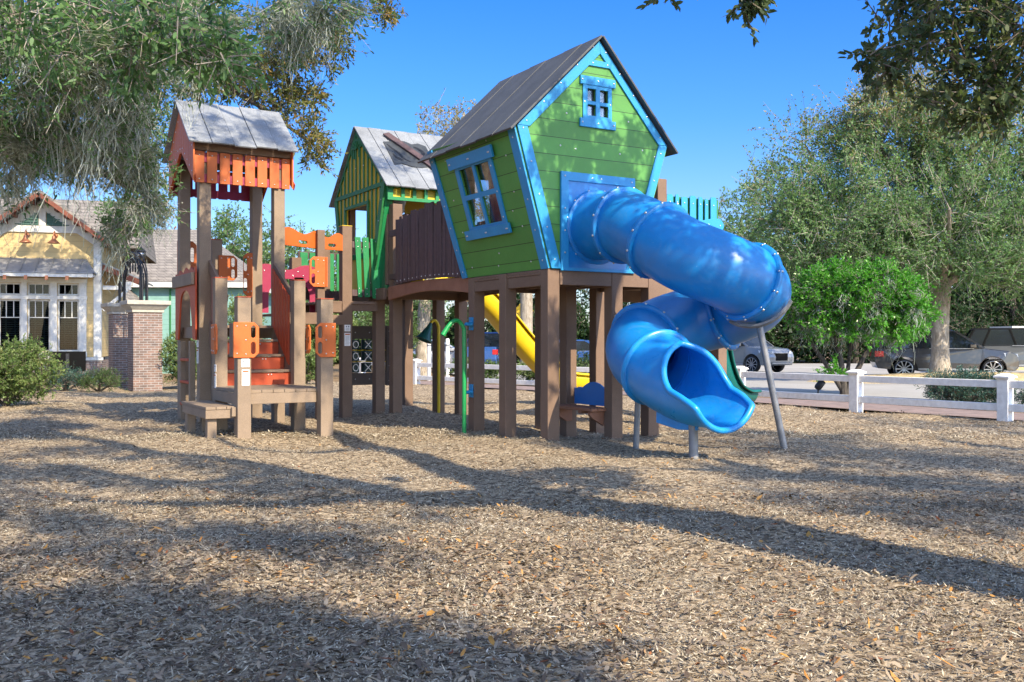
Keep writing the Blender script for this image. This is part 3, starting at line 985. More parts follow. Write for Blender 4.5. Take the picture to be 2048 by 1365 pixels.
# small gable window
mb = MB()
mb.plate(rect(.46, .945, 4.455, 4.945), wholes, .022, (0, FB - .001, 0), (1, 0, 0), (0, 0, 1))
mb.box(.41, 1.0, FB - .036, FB - .001, 4.93, 5.045); mb.box(.405, 1.005, FB - .036, FB - .001, 4.345, 4.462)
mb.bolts([(a, FB - .037, z) for z in (4.99, 4.405) for a in (.44, .705, .97)] + [(.485, FB - .024, 4.69), (.92, FB - .024, 4.69)], (0, -1, 0))
wf = G.part(mb, 'window', ['trim_blue', 'steel'], 0.003)
mb = MB(); mb.box(.50, .92, FB + .034, FB + .040, 4.47, 4.92)
G.part(mb, 'pane', 'scuffed_glass', 0, wf)
mb = MB()
def curtain(mb, o, ex, w0, w1, z0, z1, nrm, sway=.03, n=14):
    """gathered cloth from (w0,z1) narrowing to w1 at z0"""
    o, ex, nrm = Vector(o), Vector(ex), Vector(nrm)
    vs = []
    for j in range(8):
        t = j / 7
        w = w0 + (w1 - w0) * (1 - (1 - t) ** 2)
        for i in range(n):
            s = i / (n - 1)
            vs.append(o + ex * (w * s) + nrm * (sway * math.sin(s * 14 + t)) + Vector((0, 0, z1 + (z0 - z1) * t)))
    mb.add(vs, [(j * n + i, j * n + i + 1, (j + 1) * n + i + 1, (j + 1) * n + i) for j in range(7) for i in range(n - 1)], 0, True)
curtain(mb, (.48, FB + .12, 0), (1, 0, 0), .20, .34, 4.46, 4.95, (0, 1, 0), .02)
curtain(mb, (.74, FB + .12, 0), (1, 0, 0), .05, .17, 4.46, 4.80, (0, 1, 0), .02)
G.part(mb, 'curtain', 'curtain_purple', 0, wf, solid=.006)
# left wall, leaning out
SL = Vector((-.54, 0, 1.87)).normalized()
LO = Vector((-.085, 0, ZD))
def lw(b, s, d=0.0):
    return LO + Vector((0, b, 0)) + SL * s - Vector((SL.z, 0, -SL.x)) * d
ZS = 1 / SL.z
S = lambda z: (z - ZD) * ZS
lh = [rect(.80, 1.21, S(3.55), S(3.92)), rect(1.28, 1.69, S(3.55), S(3.92)), rect(.80, 1.21, S(3.10), S(3.48)), rect(1.28, 1.69, S(3.10), S(3.48))]
lh = [[(p[0] - .05, p[1]) for p in h] for h in lh]
mb = MB()
mb.plate([(-.10, 0), (2.36, 0), (2.46, S(4.33)), (-.10, S(4.25))], lh, .03, LO, (0, 1, 0), SL)
mb.bolts([lw(b, s) for b, s in ((.3, .12), (.3, .62), (.3, 1.1), (.28, 1.6), (2.0, .15), (2.02, .7), (2.05, 1.2), (1.2, .12), (1.2, 1.85), (.7, 1.88), (2.0, 1.8), (.45, .85), (1.1, .3))], (-SL.z, 0, SL.x))
G.part(mb, 'side_wall', ['wall_plank', 'steel'], 0.003)
nrm = Vector((-SL.z, 0, SL.x))
def lw_plate(mb, q, d):
    mb.plate([(p[0], p[1]) for p in q], [], d, LO + nrm * d, (0, 1, 0), SL)
for q, bs in (([(-.125, 0), (.06, 0), (.06, S(4.24)), (-.125, S(4.24))], [lw(-.03, s, .024) for s in np.arange(.12, 1.9, .42)]),
              ([(2.22, 0), (2.375, 0), (2.475, S(4.32)), (2.32, S(4.32))], [lw(2.29 + s * .05, s, .024) for s in np.arange(.1, 1.9, .35)])):
    mb = MB(); lw_plate(mb, q, .024); mb.bolts(bs, nrm)
    G.part(mb, 'corner_trim', ['trim_blue', 'steel'], 0.004)
mb = MB()
mb.plate(rect(.645, 1.75, S(3.03), S(3.985)), lh, .026, LO + nrm * .026, (0, 1, 0), SL)
mb.plate(rect(.53, 1.86, S(3.95), S(4.115)), [], .036, LO + nrm * .064, (0, 1, 0), SL)
mb.plate(rect(.55, 1.86, S(2.925), S(3.06)), [], .036, LO + nrm * .064, (0, 1, 0), SL)
mb.bolts([lw(b, S(z), .065) for z in (4.03, 2.99) for b in (.6, .63, 1.2, 1.23, 1.78, 1.81)] + [lw(.69, S(z), .027) for z in (3.15, 3.5, 3.85)], nrm)
wf = G.part(mb, 'window', ['trim_blue', 'steel'], 0.003)
mb = MB(); mb.plate(rect(.70, 1.68, S(3.06), S(3.96)), [], .005, LO - nrm * .036, (0, 1, 0), SL)
G.part(mb, 'pane', 'scuffed_glass', 0, wf)
mb = MB()
curtain(mb, (-.02, 1.30, 0), (-.05, 1, 0), .42, .34, 3.02, 4.0, (1, 0, 0), .03)
G.part(mb, 'curtain', 'curtain_purple', 0, wf, solid=.006)
# right and rear walls with openings
mb = MB()
mb.plate([(-.10, 0), (2.36, 0), (2.46, 1.94), (-.10, 1.94)], [rect(.5, 1.9, .75, 1.6)], .03, (1.33, 0, ZD), (0, 1, 0), Vector((.6, 0, 1.84)).normalized())
G.part(mb, 'side_wall', 'wall_plank', 0.003)
mb = MB()
mb.plate(gable, [rect(.12, 1.15, 2.45, 3.95)], .03, (0, 2.40, 0), (1, 0, 0), (0, 0, 1))
G.part(mb, 'rear_wall', 'wall_plank', 0.003)
# roof: overlapping grey panels
def roof_slope(mb, a_ridge, z_ridge, a_eave, z_eave, b0, b1, n, th=.028, swapab=False, jit=.006):
    d = Vector((a_eave - a_ridge, 0, z_eave - z_ridge)); ln = d.length; d.normalize()
    nn = Vector((d.z, 0, -d.x));
    if nn.z < 0: nn = -nn
    for k in range(n):
        s0 = b0 + (b1 - b0) * k / n + (.004 if k else 0); s1 = b0 + (b1 - b0) * (k + 1) / n - .004
        lift = nn * (jit * (k % 2)); ex_ = .012 * ((k * 7) % 3 - 1)
        q = []
        for (s, h, t) in ((s0, 0, 0), (s1, 0, 0), (s1, 0, ln + ex_), (s0, 0, ln + ex_)):
            p = Vector((a_ridge, s, z_ridge)) + d * t + lift
            q.append(p)
        vs = [p for p in q] + [p + nn * th for p in q]
        if (a_eave > a_ridge) != swapab:
            vs = vs[:4][::-1] + vs[4:][::-1]
        if swapab:
            vs = [Vector((p.y, p.x, p.z)) for p in vs]
        mb.hexa(vs)
mb = MB()
roof_slope(mb, .733, 5.60, -.735, 4.155, -.21, 2.62, 6)
roof_slope(mb, .733, 5.60, 2.07, 4.10, -.21, 2.62, 6)
G.part(mb, 'roof', 'roof_dark', 0.004)
# slide entrance panel
mb = MB()
mb.plate(rect(.09, 1.34, 2.355, 3.70), [rect(.21, 1.22, 2.40, 3.58)], .040, (0, FB - .001, 0), (1, 0, 0), (0, 0, 1))
mb.bolts([(a, FB - .042, 3.64) for a in (.15, .6, .75, 1.28)] + [(.15, FB - .042, z) for z in (2.6, 2.9, 3.2)], (0, -1, 0))
sp = G.part(mb, 'slide_panel', ['trim_blue', 'steel'], 0.004)
mb = MB()
mb.plate(rect(.205, 1.225, 2.36, 3.585), [circ(*TUBE_C, .43, 36)], .012, (0, FB - .004, 0), (1, 0, 0), (0, 0, 1))
G.part(mb, 'inner_panel', 'tube_blue', 0, sp)

# ------------------------------------------------------------------ far deck with its blue picket rail and teal slide
D2 = Play('picket_deck', 'small raised deck with blue crooked picket rail, seen over the tube slide', 'play deck', 3.7, 1.9)
for a, b, z in ((3.06, 1.45, 4.06), (4.42, 1.5, 2.36), (3.06, 2.8, 2.36), (4.42, 2.8, 2.36)):
    post(D2, a, b, z)
mb = MB()
for k in range(8): mb.box(2.97, 4.51, 1.42 + k * .185, 1.42 + k * .185 + .17, 2.30, 2.35)
mb.box(2.95, 4.53, 1.36, 1.41, 2.1, 2.36); mb.box(2.95, 4.53, 2.9, 2.95, 2.1, 2.36)
D2.part(mb, 'deck', 'deck_brown', .004)
x_ = 3.17
for k, w_ in enumerate((.13, .07, .13, .13, .09, .07, .13)):
    mb = MB()
    zt = 3.82 + .02 * math.sin(k * 2.3)
    q = [(x_, 2.42), (x_ + w_, 2.42), (x_ + w_, zt - .03), (x_ + w_ - .02, zt), (x_ + .02, zt), (x_, zt - .03)]
    mb.plate(q, [], .026, (0, 1.40, 0), (1, 0, 0), (0, 0, 1))
    mb.bolts([(x_ + w_ / 2, 1.372, 3.7), (x_ + w_ / 2, 1.372, 2.6)], (0, -1, 0))
    D2.part(mb, 'picket', ['trim_blue', 'steel'], .004)
    x_ += w_ + .055
mb = MB(); mb.plate(rect(3.15, 4.33, 2.40, 3.80), [], .012, (0, 1.435, 0), (1, 0, 0), (0, 0, 1))
D2.part(mb, 'rail_backing', 'frame_green', 0)
mb = MB()
q = [(3.2, 3.44)] + [(3.2 + 1.17 * t, 3.45 + .03 * math.sin(t * 9)) for t in np.linspace(0.05, .95, 9)] + [(4.37, 3.42), (4.39, 3.36), (4.36, 3.27)] + [(4.36 - 1.16 * t, 3.28 + .02 * math.sin(t * 8)) for t in np.linspace(.05, 1, 9)]
mb.plate(q, [], .03, (0, 1.371, 0), (1, 0, 0), (0, 0, 1))
mb.bolts([(a, 1.339, 3.36) for a in (3.3, 3.7, 4.05, 4.3)], (0, -1, 0))
D2.part(mb, 'rail', ['trim_blue', 'steel'], .004)

def trough(mb, path, half, depth, lip, n=12, mi=0, wave=0.0):
    """open slide bed swept along a path (points), U section with rolled lips"""
    P = [Vector(p) for p in path]
    sec = [(-half - lip, depth - .02), (-half - lip * .6, depth + .015), (-half, depth)]
    for k in range(n + 1):
        t = math.pi + math.pi * k / n
        sec.append((half * math.cos(t) if abs(math.cos(t)) > .02 else 0, depth + min(0, depth * 1.0 * max(math.sin(t) * 1.35, -1))))
    sec += [(half, depth), (half + lip * .6, depth + .015), (half + lip, depth - .02)]
    vs = []
    for i, p in enumerate(P):
        t = (P[min(i + 1, len(P) - 1)] - P[max(i - 1, 0)]).normalized()
        x = t.cross(Vector((0, 0, 1))).normalized(); y = x.cross(t)
        for s in sec:
            vs.append(p + x * s[0] + y * s[1])
    m = len(sec)
    mb.add(vs, [(i * m + j, i * m + j + 1, (i + 1) * m + j + 1, (i + 1) * m + j) for i in range(len(P) - 1) for j in range(m - 1)], mi, True)
    return mb
TS = Play('wave_slide', 'dark teal wave slide whose run-out shows behind the blue tube slide', 'slide', 6.0, 2.6)
pth = spline([(4.48, 2.1, 2.34), (4.64, 2.2, 2.18), (4.86, 2.3, 1.30), (5.08, 2.4, .82), (5.4, 2.5, .44), (5.8, 2.62, .27), (6.15, 2.7, .25)], 6)
TS.part(trough(MB(), pth, .30, .22, .10), 'slide_bed', 'slide_teal', solid=.03)
for a, b, z in ((5.8, 2.62, .30), (4.95, 2.33, 1.1)):
    mb = MB(); mb.cyl((a, b, -.1), (a, b, z), .03)
    TS.part(mb, 'support_leg', 'galv')

# ------------------------------------------------------------------ blue spiral tube slide
T = Play('tube_slide', 'bright blue spiral tube slide curling down from the green playhouse', 'slide', 1.2, -1.7)
CP = [(.69, -.13, 2.97), (.69, -.80, 2.925), (.69, -1.35, 2.72), (.80, -1.88, 2.45), (1.14, -2.22, 2.24), (1.54, -2.22, 2.09), (1.86, -1.90, 1.94), (1.90, -1.45, 1.80), (1.62, -1.08, 1.68),
      (1.18, -.96, 1.54), (.76, -1.06, 1.38), (.53, -1.36, 1.22), (.47, -1.72, 1.07)]
RT = .455
cl = [np.array(p) for p in spline(CP, 10)]
NSEG = len(cl)
def ring_frame(i):
    t = cl[min(i + 1, NSEG - 1)] - cl[max(i - 1, 0)]
    return Vector(t).normalized()
cuts = [0, 9, 22, 48, 78, 104, 128, NSEG - 1]
cuts[-2] = 112
cuts = [0, 9, 22, 47, 72, 98, NSEG - 1]
for s in range(len(cuts) - 1):
    mb = MB()
    mb.tube([cl[i] for i in range(cuts[s], cuts[s + 1] + 1)], RT, 40, False)
    i = cuts[s]
    ax = ring_frame(i)
    # bolted flange at the upper end
    o = Vector(cl[i]) - ax * .03
    mb.lathe([(RT - .005, 0), (RT + .055, 0), (RT + .058, .012), (RT + .058, .05), (RT + .052, .06), (RT - .005, .06)], o, 44, 0, ax)
    x = ax.cross(Vector((0, 0, 1))).normalized(); y = x.cross(ax)
    for k in range(12):
        an = 2 * math.pi * (k + .4) / 12
        d = x * math.cos(an) + y * math.sin(an)
        mb.bolts([Vector(cl[i]) + d * (RT + .056)], d, 1, .018, .016)
        mb.bolts([Vector(cl[i]) + d * (RT + .03) - ax * .031], -ax, 1, .014, .01)
    T.part(mb, 'tube_section', ['tube_blue', 'steel'], solid=.0)
# exit: the tube opens into a trough with a rolled rim
EX = [np.array(p) for p in spline([CP[-2], CP[-1], (.44, -2.03, .955), (.43, -2.28, .90), (.44, -2.52, .875), (.46, -2.74, .88), (.48, -2.89, .885)], 10)][10:]
ne = len(EX)
vs, m = [], 37
edgeL, edgeR = [], []
st = 0
for i in range(ne):
    f_ = i / (ne - 1)
    t = Vector(EX[min(i + 1, ne - 1)] - EX[max(i - 1, 0)]).normalized()
    x = t.cross(Vector((0, 0, 1))).normalized(); y = x.cross(t)
    u_ = min(1, max(0, (f_ - .20) / .44))
    op = 180 - 92 * (u_ * u_ * (3 - 2 * u_)) ** .9 - 26 * max(0, (f_ - .58) / .42)
    rr = RT * (1 + .30 * max(0, f_ - .3))
    if op > 177: st = i + 1
    for j in range(m):
        an = R(-op + 2 * op * j / (m - 1))
        q = Vector(EX[i]) + x * (rr * math.sin(an)) - y * (rr * math.cos(an)) * (1 - .10 * f_)
        vs.append(q)
    edgeL.append(vs[-m]); edgeR.append(vs[-1])
mb = MB()
mb.add(vs, [(i * m + j, i * m + j + 1, (i + 1) * m + j + 1, (i + 1) * m + j) for i in range(ne - 1) for j in range(m - 1)], 0, True)
end = [vs[(ne - 1) * m + j] for j in range(0, m, 2)]
rim = edgeL[st:] + end[1:-1] + edgeR[st:][::-1]
rim = [tuple(p) for p in rim]
mb.tube(rim, .038, 10, True, closed=True)
o = Vector(EX[0]); ax = Vector(EX[1] - EX[0]).normalized()
mb.lathe([(RT - .005, 0), (RT + .045, 0), (RT + .048, .012), (RT + .048, .05), (RT - .005, .06)], o - ax * .03, 44, 0, ax)
T.part(mb, 'exit_chute', ['chute_blue', 'steel'], solid=.0)
# supports
for p0, p1, col in (((.22, -2.62, -.2), (.26, -2.58, .40), 'galv'),):
    pass
sup = []
q1 = cl[100]
mb = MB(); mb.cyl((.72, -.95, -.2), (.74, -1.0, .95), .040)
T.part(mb, 'support_post', 'galv')
mb = MB(); mb.cyl((.34, -2.54, -.2), (.36, -2.50, .45), .055)
T.part(mb, 'support_post', 'galv')
mb = MB()
top = Vector(cl[55]) - Vector((0, 0, RT + .05))
mb.tube([(1.93, -2.47, -.2), (1.60, -2.30, top.z + .10)], .042, 10)
# saddle strap under the tube
ax = ring_frame(52); x = ax.cross(Vector((0, 0, 1))).normalized(); y = x.cross(ax)
arc = [Vector(cl[52]) + (x * math.sin(R(t)) - y * math.cos(R(t))) * (RT + .052) for t in range(-30, 71, 10)]
for i in range(len(arc) - 1):
    mb.beam(arc[i], arc[i + 1], .07, .03, arc[i] - Vector(cl[52]))
T.part(mb, 'support_post', 'galv')
# moulded fin under the exit
mb = MB()
mb.plate([(0, 0), (.34, -.06), (.62, -.05), (.62, .12), (0, .2)], [], .05, (.30, -1.95, .42), Vector((.15, -.98, 0)).normalized(), (0, 0, 1))
T.part(mb, 'exit_foot', 'chute_blue', .01)

# ------------------------------------------------------------------ bench under the playhouse
BN = Play('play_bench', 'brown plank bench with scalloped blue backrest under the green playhouse', 'bench', .95, .55)
mb = MB()
for k in range(3): mb.box(.70 + k * .115, .81 + k * .115, .02, 1.12, .41, .452)
mb.box(.72, 1.04, .3, .38, .365, .409)
BN.part(mb, 'seat', 'rust_brown', .005)
q = [(.06, .46), (1.03, .46), (1.03, .66)]
for t in np.linspace(0, 1, 40):
    zz = max(.645, .715 - 2.2 * (t - .13) ** 2, .715 - 2.2 * (t - .87) ** 2, .80 - 1.15 * (t - .5) ** 2) if .08 < t < .92 else .70
    q.append((1.03 - .97 * t, zz))
q.append((.06, .66))
mb = MB(); mb.plate(q, [], .03, (1.10, 0, 0), (0, 1, 0), (0, 0, 1))
BN.part(mb, 'backrest', 'panel_blue', .006)
for b in (.075, 1.01):
    mb = MB(); mb.plate([(.72, .40), (1.05, .40), (1.05, .20), (.95, .20), (.76, .31), (.72, .35)], [], .06, (0, b + .06, 0), (1, 0, 0), (0, 0, 1))
    BN.part(mb, 'bracket', 'rust_brown', .006)

# ------------------------------------------------------------------ talk tubes
TT = Play('talk_tube', 'thin green talk tube with hooked top clamped to a playhouse post', 'talk tube', -.35, 1.86)
mb = MB()
a0, b0 = -.34, 1.86
mb.tube(spline([(a0, b0, -.2), (a0, b0, .6), (a0, b0, 1.45), (a0 - .015, b0, 1.60), (a0 - .10, b0, 1.70), (a0 - .19, b0, 1.69), (a0 - .275, b0, 1.61), (a0 - .345, b0, 1.51)], 8), .032, 12)
mb.cyl((a0 - .29, b0, 1.59), (a0 - .36, b0, 1.485), .036, .039)
TT.part(mb, 'pipe', 'pipe_green')
for z in (1.655, .625):
    mb = MB()
    mb.cyl((a0 + .03, b0 + .01, z), (a0 + .15, b0 + .06, z), .024, .034)
    mb.box(-.118, -.092, 2.02, 2.13, z - .09, z + .11)
    mb.cyl((a0 + .13, b0 + .05, z), (-.11, 2.07, z), .036, .045)
    TT.part(mb, 'bracket', 'trim_blue', .004)
HT = Play('talk_tube', 'teal horn on bent yellow pipe among the posts behind the bridge', 'talk tube', 1.3, 6.25)
mb = MB()
mb.tube(spline([(1.345, 6.15, -.15), (1.345, 6.15, 1.5), (1.335, 6.15, 1.70), (1.27, 6.15, 1.80), (1.20, 6.15, 1.78), (1.16, 6.15, 1.72)], 8), .030, 10)
HT.part(mb, 'pipe', 'slide_yellow')
mb = MB()
d = Vector((-.42, 0, -.9)).normalized()
mb.lathe([(.035, 0), (.045, .06), (.075, .16), (.13, .30), (.165, .36), (.17, .372), (.155, .372), (.12, .29), (.06, .14), (.03, .05)], (1.175, 6.15, 1.75), 22, 0, d)
HT.part(mb, 'horn', 'horn_teal')

# ------------------------------------------------------------------ arched bridge
BR = Play('arched_bridge', 'short arched bridge with dark brown picket rails joining the yellow and green playhouses', 'bridge', .7, 3.8)
def arc_z(b, lo):
    t = (b - 2.2) / (5.4 - 2.2)
    return (2.145 if lo else 2.385) + (.10 if lo else .05) * math.sin(math.pi * min(1, max(0, t)))
for a in (-.055, 1.42):
    bs = np.linspace(2.2, 5.40, 16)
    q = [(b, arc_z(b, True)) for b in bs] + [(b, arc_z(b, False)) for b in bs[::-1]]
    mb = MB(); mb.plate(q, [], .06, (a, 0, 0), (0, 1, 0), (0, 0, 1))
    BR.part(mb, 'arch_beam', 'rust_brown' if a < 0 else 'post_brown', .006)
mb = MB()
for k in range(17):
    b = 2.22 + k * .188
    mb.hexa([(.006, b, arc_z(b, False) - .06), (1.415, b, arc_z(b, False) - .06), (1.415, b + .175, arc_z(b + .175, False) - .06), (.006, b + .175, arc_z(b + .175, False) - .06),
             (.006, b, arc_z(b, False) - .02), (1.415, b, arc_z(b, False) - .02), (1.415, b + .175, arc_z(b + .175, False) - .02), (.006, b + .175, arc_z(b + .175, False) - .02)])
BR.part(mb, 'deck', 'deck_brown', .003)
ws = [.15, .11, .18, .10, .18, .11, .19, .10, .19, .11, .17, .11, .17, .10, .16]
for a, sgn in ((-.058, -1), (1.483, 1)):
    b = 4.98
    for k, w_ in enumerate(ws):
        zb = arc_z(b - w_ / 2, False) + .012 if sgn < 0 else 2.42
        zt = 3.63 + .035 * math.sin(k * 1.9) + (.06 if k > 5 else .0) - (.05 if k < 2 else 0)
        sk = .012 * math.sin(k * 2.7)
        q = [(b - w_, zb), (b, zb), (b + sk, zt), (b - w_ + sk, zt + .012 * ((k % 3) - 1))]
        mb = MB(); mb.plate(q, [], .035, (a - (.035 if sgn < 0 else 0), 0, 0), (0, 1, 0), (0, 0, 1))
        if sgn < 0:
            mb.bolts([(a - .036, b - w_ / 2, zb + .05)], (-1, 0, 0))
        BR.part(mb, 'picket', ['picket_dark', 'steel'], .006)
        b -= w_ + (.034 if k % 3 else .014)
for a, b0_ in ((-.03, 0), (1.45, 0)):
    for z0_, z1_ in ((3.30, 3.42), (2.52, 2.62)):
        mb = MB(); mb.box(a - .022, a + .028, 2.25, 5.36, z0_, z1_)
        BR.part(mb, 'rail', 'picket_dark', .004)

# ------------------------------------------------------------------ yellow and green playhouse
Y = Play('yellow_playhouse', 'yellow playhouse with green battens and patched grey roof beyond the bridge', 'playhouse', .7, 6.9)
for a, b, z in ((.14, 5.50, 3.93), (.10, 6.22, 2.40), (1.40, 6.27, 2.40), (1.50, 5.50, 4.0), (1.46, 7.90, 4.1), (.12, 7.95, 4.1)):
    post(Y, a, b, z)
for q_ in ((.02, .16, 5.62, 5.72, 2.45, 4.20), (.02, .14, 7.5, 7.6, 2.4, 4.2)):
    mb = MB(); mb.box(*q_); Y.part(mb, 'stud', 'post_brown', .006)
mb = MB()
for k in range(14): mb.box(.0, 1.56, 5.42 + k * .185, 5.42 + k * .185 + .172, 2.33, 2.375)
Y.part(mb, 'deck', 'deck_brown', .004)
for q_ in ((-.06, 0, 5.60, 6.12, 2.17, 2.385), (-.06, 0, 6.33, 7.85, 2.17, 2.385), (.24, 1.40, 5.42, 5.47, 2.17, 2.37), (.24, 1.40, 7.98, 8.03, 2.17, 2.37)):
    mb = MB(); mb.box(*q_); Y.part(mb, 'rim_beam', 'post_brown', .006)
yg = [(6.10, 2.40), (7.72, 2.40), (8.14, 4.28), (6.93, 5.56), (5.47, 4.29)]
yo = rect(6.36, 7.50, 3.10, 4.03)
mb = MB(); mb.plate(yg, [yo], .03, (-.05, 0, 0), (0, 1, 0), (0, 0, 1))
Y.part(mb, 'gable_wall', 'panel_yellow', .003)
mb = MB()
fr_o = Vector((-.051, 0, 0))
def ybar(q, d=.026):
    mb.plate(q, [], -d if False else d, (-.051 - d, 0, 0), (0, 1, 0), (0, 0, 1))
def top_z(b):
    return 5.56 - (6.93 - b) * (5.56 - 4.29) / (6.93 - 5.47) if b < 6.93 else 5.56 - (b - 6.93) * (5.56 - 4.28) / (8.14 - 6.93)
def bot_z(b):
    if b < 6.10: return 4.29 - (b - 5.47) * (4.29 - 2.40) / (6.10 - 5.47)
    if b > 7.72: return 2.40 + (b - 7.72) * (4.28 - 2.40) / (8.14 - 7.72)
    return 2.40
for b in np.arange(5.72, 8.05, .205):          # vertical battens, cut at the opening
    w_ = .05
    zt = min(top_z(b), top_z(b + w_)) - .04
    zb = max(bot_z(b), bot_z(b + w_)) + .02
    pieces = [(4.36, zt), (4.09, 4.27)] if 6.30 < b < 7.52 else [(4.36, zt), (zb, 4.27)]
    for z0_, z1_ in pieces:
        if z1_ - z0_ > .05: ybar(rect(b, b + w_, z0_, z1_), .022)
ybar(rect(5.52, 8.10, 4.275, 4.355), .034)
ybar([(5.47, 4.29), (5.60, 4.34), (6.93, 5.44), (6.93, 5.56)], .030); ybar([(8.14, 4.28), (6.93, 5.56), (6.93, 5.44), (8.02, 4.34)], .030)
ybar([(6.10, 2.30), (6.26, 2.30), (5.63, 4.275), (5.47, 4.275)], .050); ybar([(7.72, 2.40), (8.14, 4.275), (8.0, 4.275), (7.58, 2.40)], .036)
ybar(rect(6.29, 7.57, 4.03, 4.09), .040); ybar(rect(6.29, 6.36, 3.05, 4.03), .040); ybar(rect(7.50, 7.57, 3.05, 4.03), .040); ybar(rect(6.29, 7.57, 3.0, 3.10), .040)
# fan ornament in the peak
mb.plate([(6.93 + .26 * math.cos(t), 5.18 + .2 * math.sin(t)) for t in np.linspace(0, math.pi, 12)], [], .030, (-.083, 0, 0), (0, 1, 0), (0, 0, 1))
for k in range(5):
    t = R(30 + 30 * k); mb.beam((-.09, 6.93, 5.16), (-.09, 6.93 + .22 * math.cos(t), 5.16 + .17 * math.sin(t)), .02, .02, (1, 0, 0))
for s in (-.13, .13): ybar(rect(6.93 + s - .02, 6.93 + s + .02, 5.0, 5.2), .03)
mb.bolts([(-.074, b, 4.8) for b in (6.56, 6.97, 7.38)] + [(-.102, 6.16 - .33 * (z - 2.4), z) for z in np.arange(2.5, 4.2, .38)], (-1, 0, 0))
Y.part(mb, 'batten_frame', ['frame_green', 'steel'], .004)
# slanted wing board beside the opening and frieze above it
mb = MB()
mb.hexa([(-.05, 6.12, 2.28), (.10, 6.12, 2.28), (.10, 6.20, 2.28), (-.05, 6.20, 2.28), (-.05, 5.44, 4.29), (.10, 5.44, 4.29), (.10, 5.52, 4.29), (-.05, 5.52, 4.29)])
mb.plate(rect(-.05, 1.5, 4.0, 4.30), [rect(.06 + k * .235, .225 + k * .235, 4.065, 4.235) for k in range(6)], .03, (0, 5.46, 0), (1, 0, 0), (0, 0, 1))
Y.part(mb, 'frieze', 'deep_green', .004)
mb = MB(); mb.plate(rect(-.03, 1.48, 4.03, 4.28), [], .012, (0, 5.482, 0), (1, 0, 0), (0, 0, 1))
Y.part(mb, 'frieze_panel', 'panel_yellow', 0)
mb = MB(); mb.plate([(5.47, 2.4), (8.0, 2.4), (8.14, 4.28), (6.93, 5.56), (5.47, 4.29)], [rect(5.9, 7.2, 2.45, 4.0)], .03, (1.50, 0, 0), (0, 1, 0), (0, 0, 1))
Y.part(mb, 'rear_wall', 'panel_yellow', .003)
mb = MB(); mb.box(.02, 1.48, 8.02, 8.05, 2.4, 3.2)
Y.part(mb, 'side_panel', 'frame_green', .003)
mb = MB()
# ridge along a: build with the axes swapped
roof_slope(mb, 6.93, 5.60, 5.30, 4.22, -.13, 1.86, 7, swapab=True)
roof_slope(mb, 6.93, 5.60, 8.34, 4.18, -.13, 1.86, 7, swapab=True)
rf = Y.part(mb, 'roof', 'roof_grey', .004)
# routed hole panel and a loose board across it
RN = Vector((0, -(5.60 - 4.22), (6.93 - 5.30))).normalized()       # outward normal of the near slope
RD = Vector((0, -(6.93 - 5.30), -(5.60 - 4.22))).normalized()
def rp(a, b, d):
    z = 5.60 - (6.93 - b) * (5.60 - 4.22) / (6.93 - 5.30)
    return Vector((a, b, z)) + RN * (.030 + d)
def patch(mb, pts, d, th, mi=0):
    lo = [rp(a, b, d) for a, b in pts]; hi = [p + RN * th for p in lo]
    n = len(lo)
    fs = [tuple(range(n))[::-1], tuple(range(n, 2 * n))] + [(i, (i + 1) % n, n + (i + 1) % n, n + i) for i in range(n)]
    mb.add(lo + hi, fs, mi)
mb = MB()
patch(mb, [(.27, 5.87), (.45, 5.92), (.63, 5.86), (.82, 5.85), (1.0, 5.90), (1.14, 5.93), (1.20, 6.20), (1.22, 6.52), (1.08, 6.58), (.92, 6.53), (.8, 6.60), (.62, 6.60), (.48, 6.55), (.31, 6.52), (.29, 6.2)], .006, .012, 0)
def squig(pts, w):
    p = [np.array(q) for q in spline(pts, 5)]
    L, Rr = [], []
    for i in range(len(p)):
        t = p[min(i + 1, len(p) - 1)] - p[max(i - 1, 0)]; t = t / np.linalg.norm(t); nn = np.array([-t[1], t[0]])
        ww = w * (.35 + .65 * math.sin(math.pi * (i + .5) / len(p)))
        L.append(p[i] + nn * ww); Rr.append(p[i] - nn * ww)
    for i in range(len(p) - 1):
        patch(mb, [tuple(L[i]), tuple(L[i + 1]), tuple(Rr[i + 1]), tuple(Rr[i])], .0185, .002, 1)
squig([(.36, 6.45), (.42, 6.33), (.50, 6.22), (.54, 6.08), (.66, 5.98)], .03)
squig([(.36, 6.18), (.40, 6.08), (.47, 6.03), (.52, 6.02)], .035)
squig([(.92, 6.45), (1.0, 6.40), (1.06, 6.30), (1.02, 6.18), (1.12, 6.05)], .045)
Y.part(mb, 'routed_patch', ['patch_grey', 'black_plastic'], 0, rf)
mb = MB()
d0, d1 = rp(.45, 6.74, .045), rp(1.14, 5.80, .045)
mb.beam(d0, d1, .17, .035, RN)
Y.part(mb, 'loose_board', 'picket_dark', .006, rf)
# ship's wheel inside
mb = MB()
c = Vector((.60, 6.62, 3.36)); wr = .24
mb.tube([c + Vector((0, wr * math.cos(t), wr * math.sin(t))) for t in np.linspace(0, 2 * math.pi, 28)[:-1]], .022, 8, closed=True)
for k in range(6):
    t = R(15 + 60 * k)
    mb.tube([c, c + Vector((0, math.cos(t), math.sin(t))) * (wr + .03), c + Vector((0, math.cos(t), math.sin(t))) * (wr + .10), c + Vector((0, math.cos(t), math.sin(t))) * (wr + .15)], [.018, .016, .032, .026], 8)
mb.cyl(c - Vector((.03, 0, 0)), c + Vector((.04, 0, 0)), .06)
mb.cyl(c - Vector((0, 0, .7)), c, .03)
Y.part(mb, 'steering_wheel', 'black_plastic')

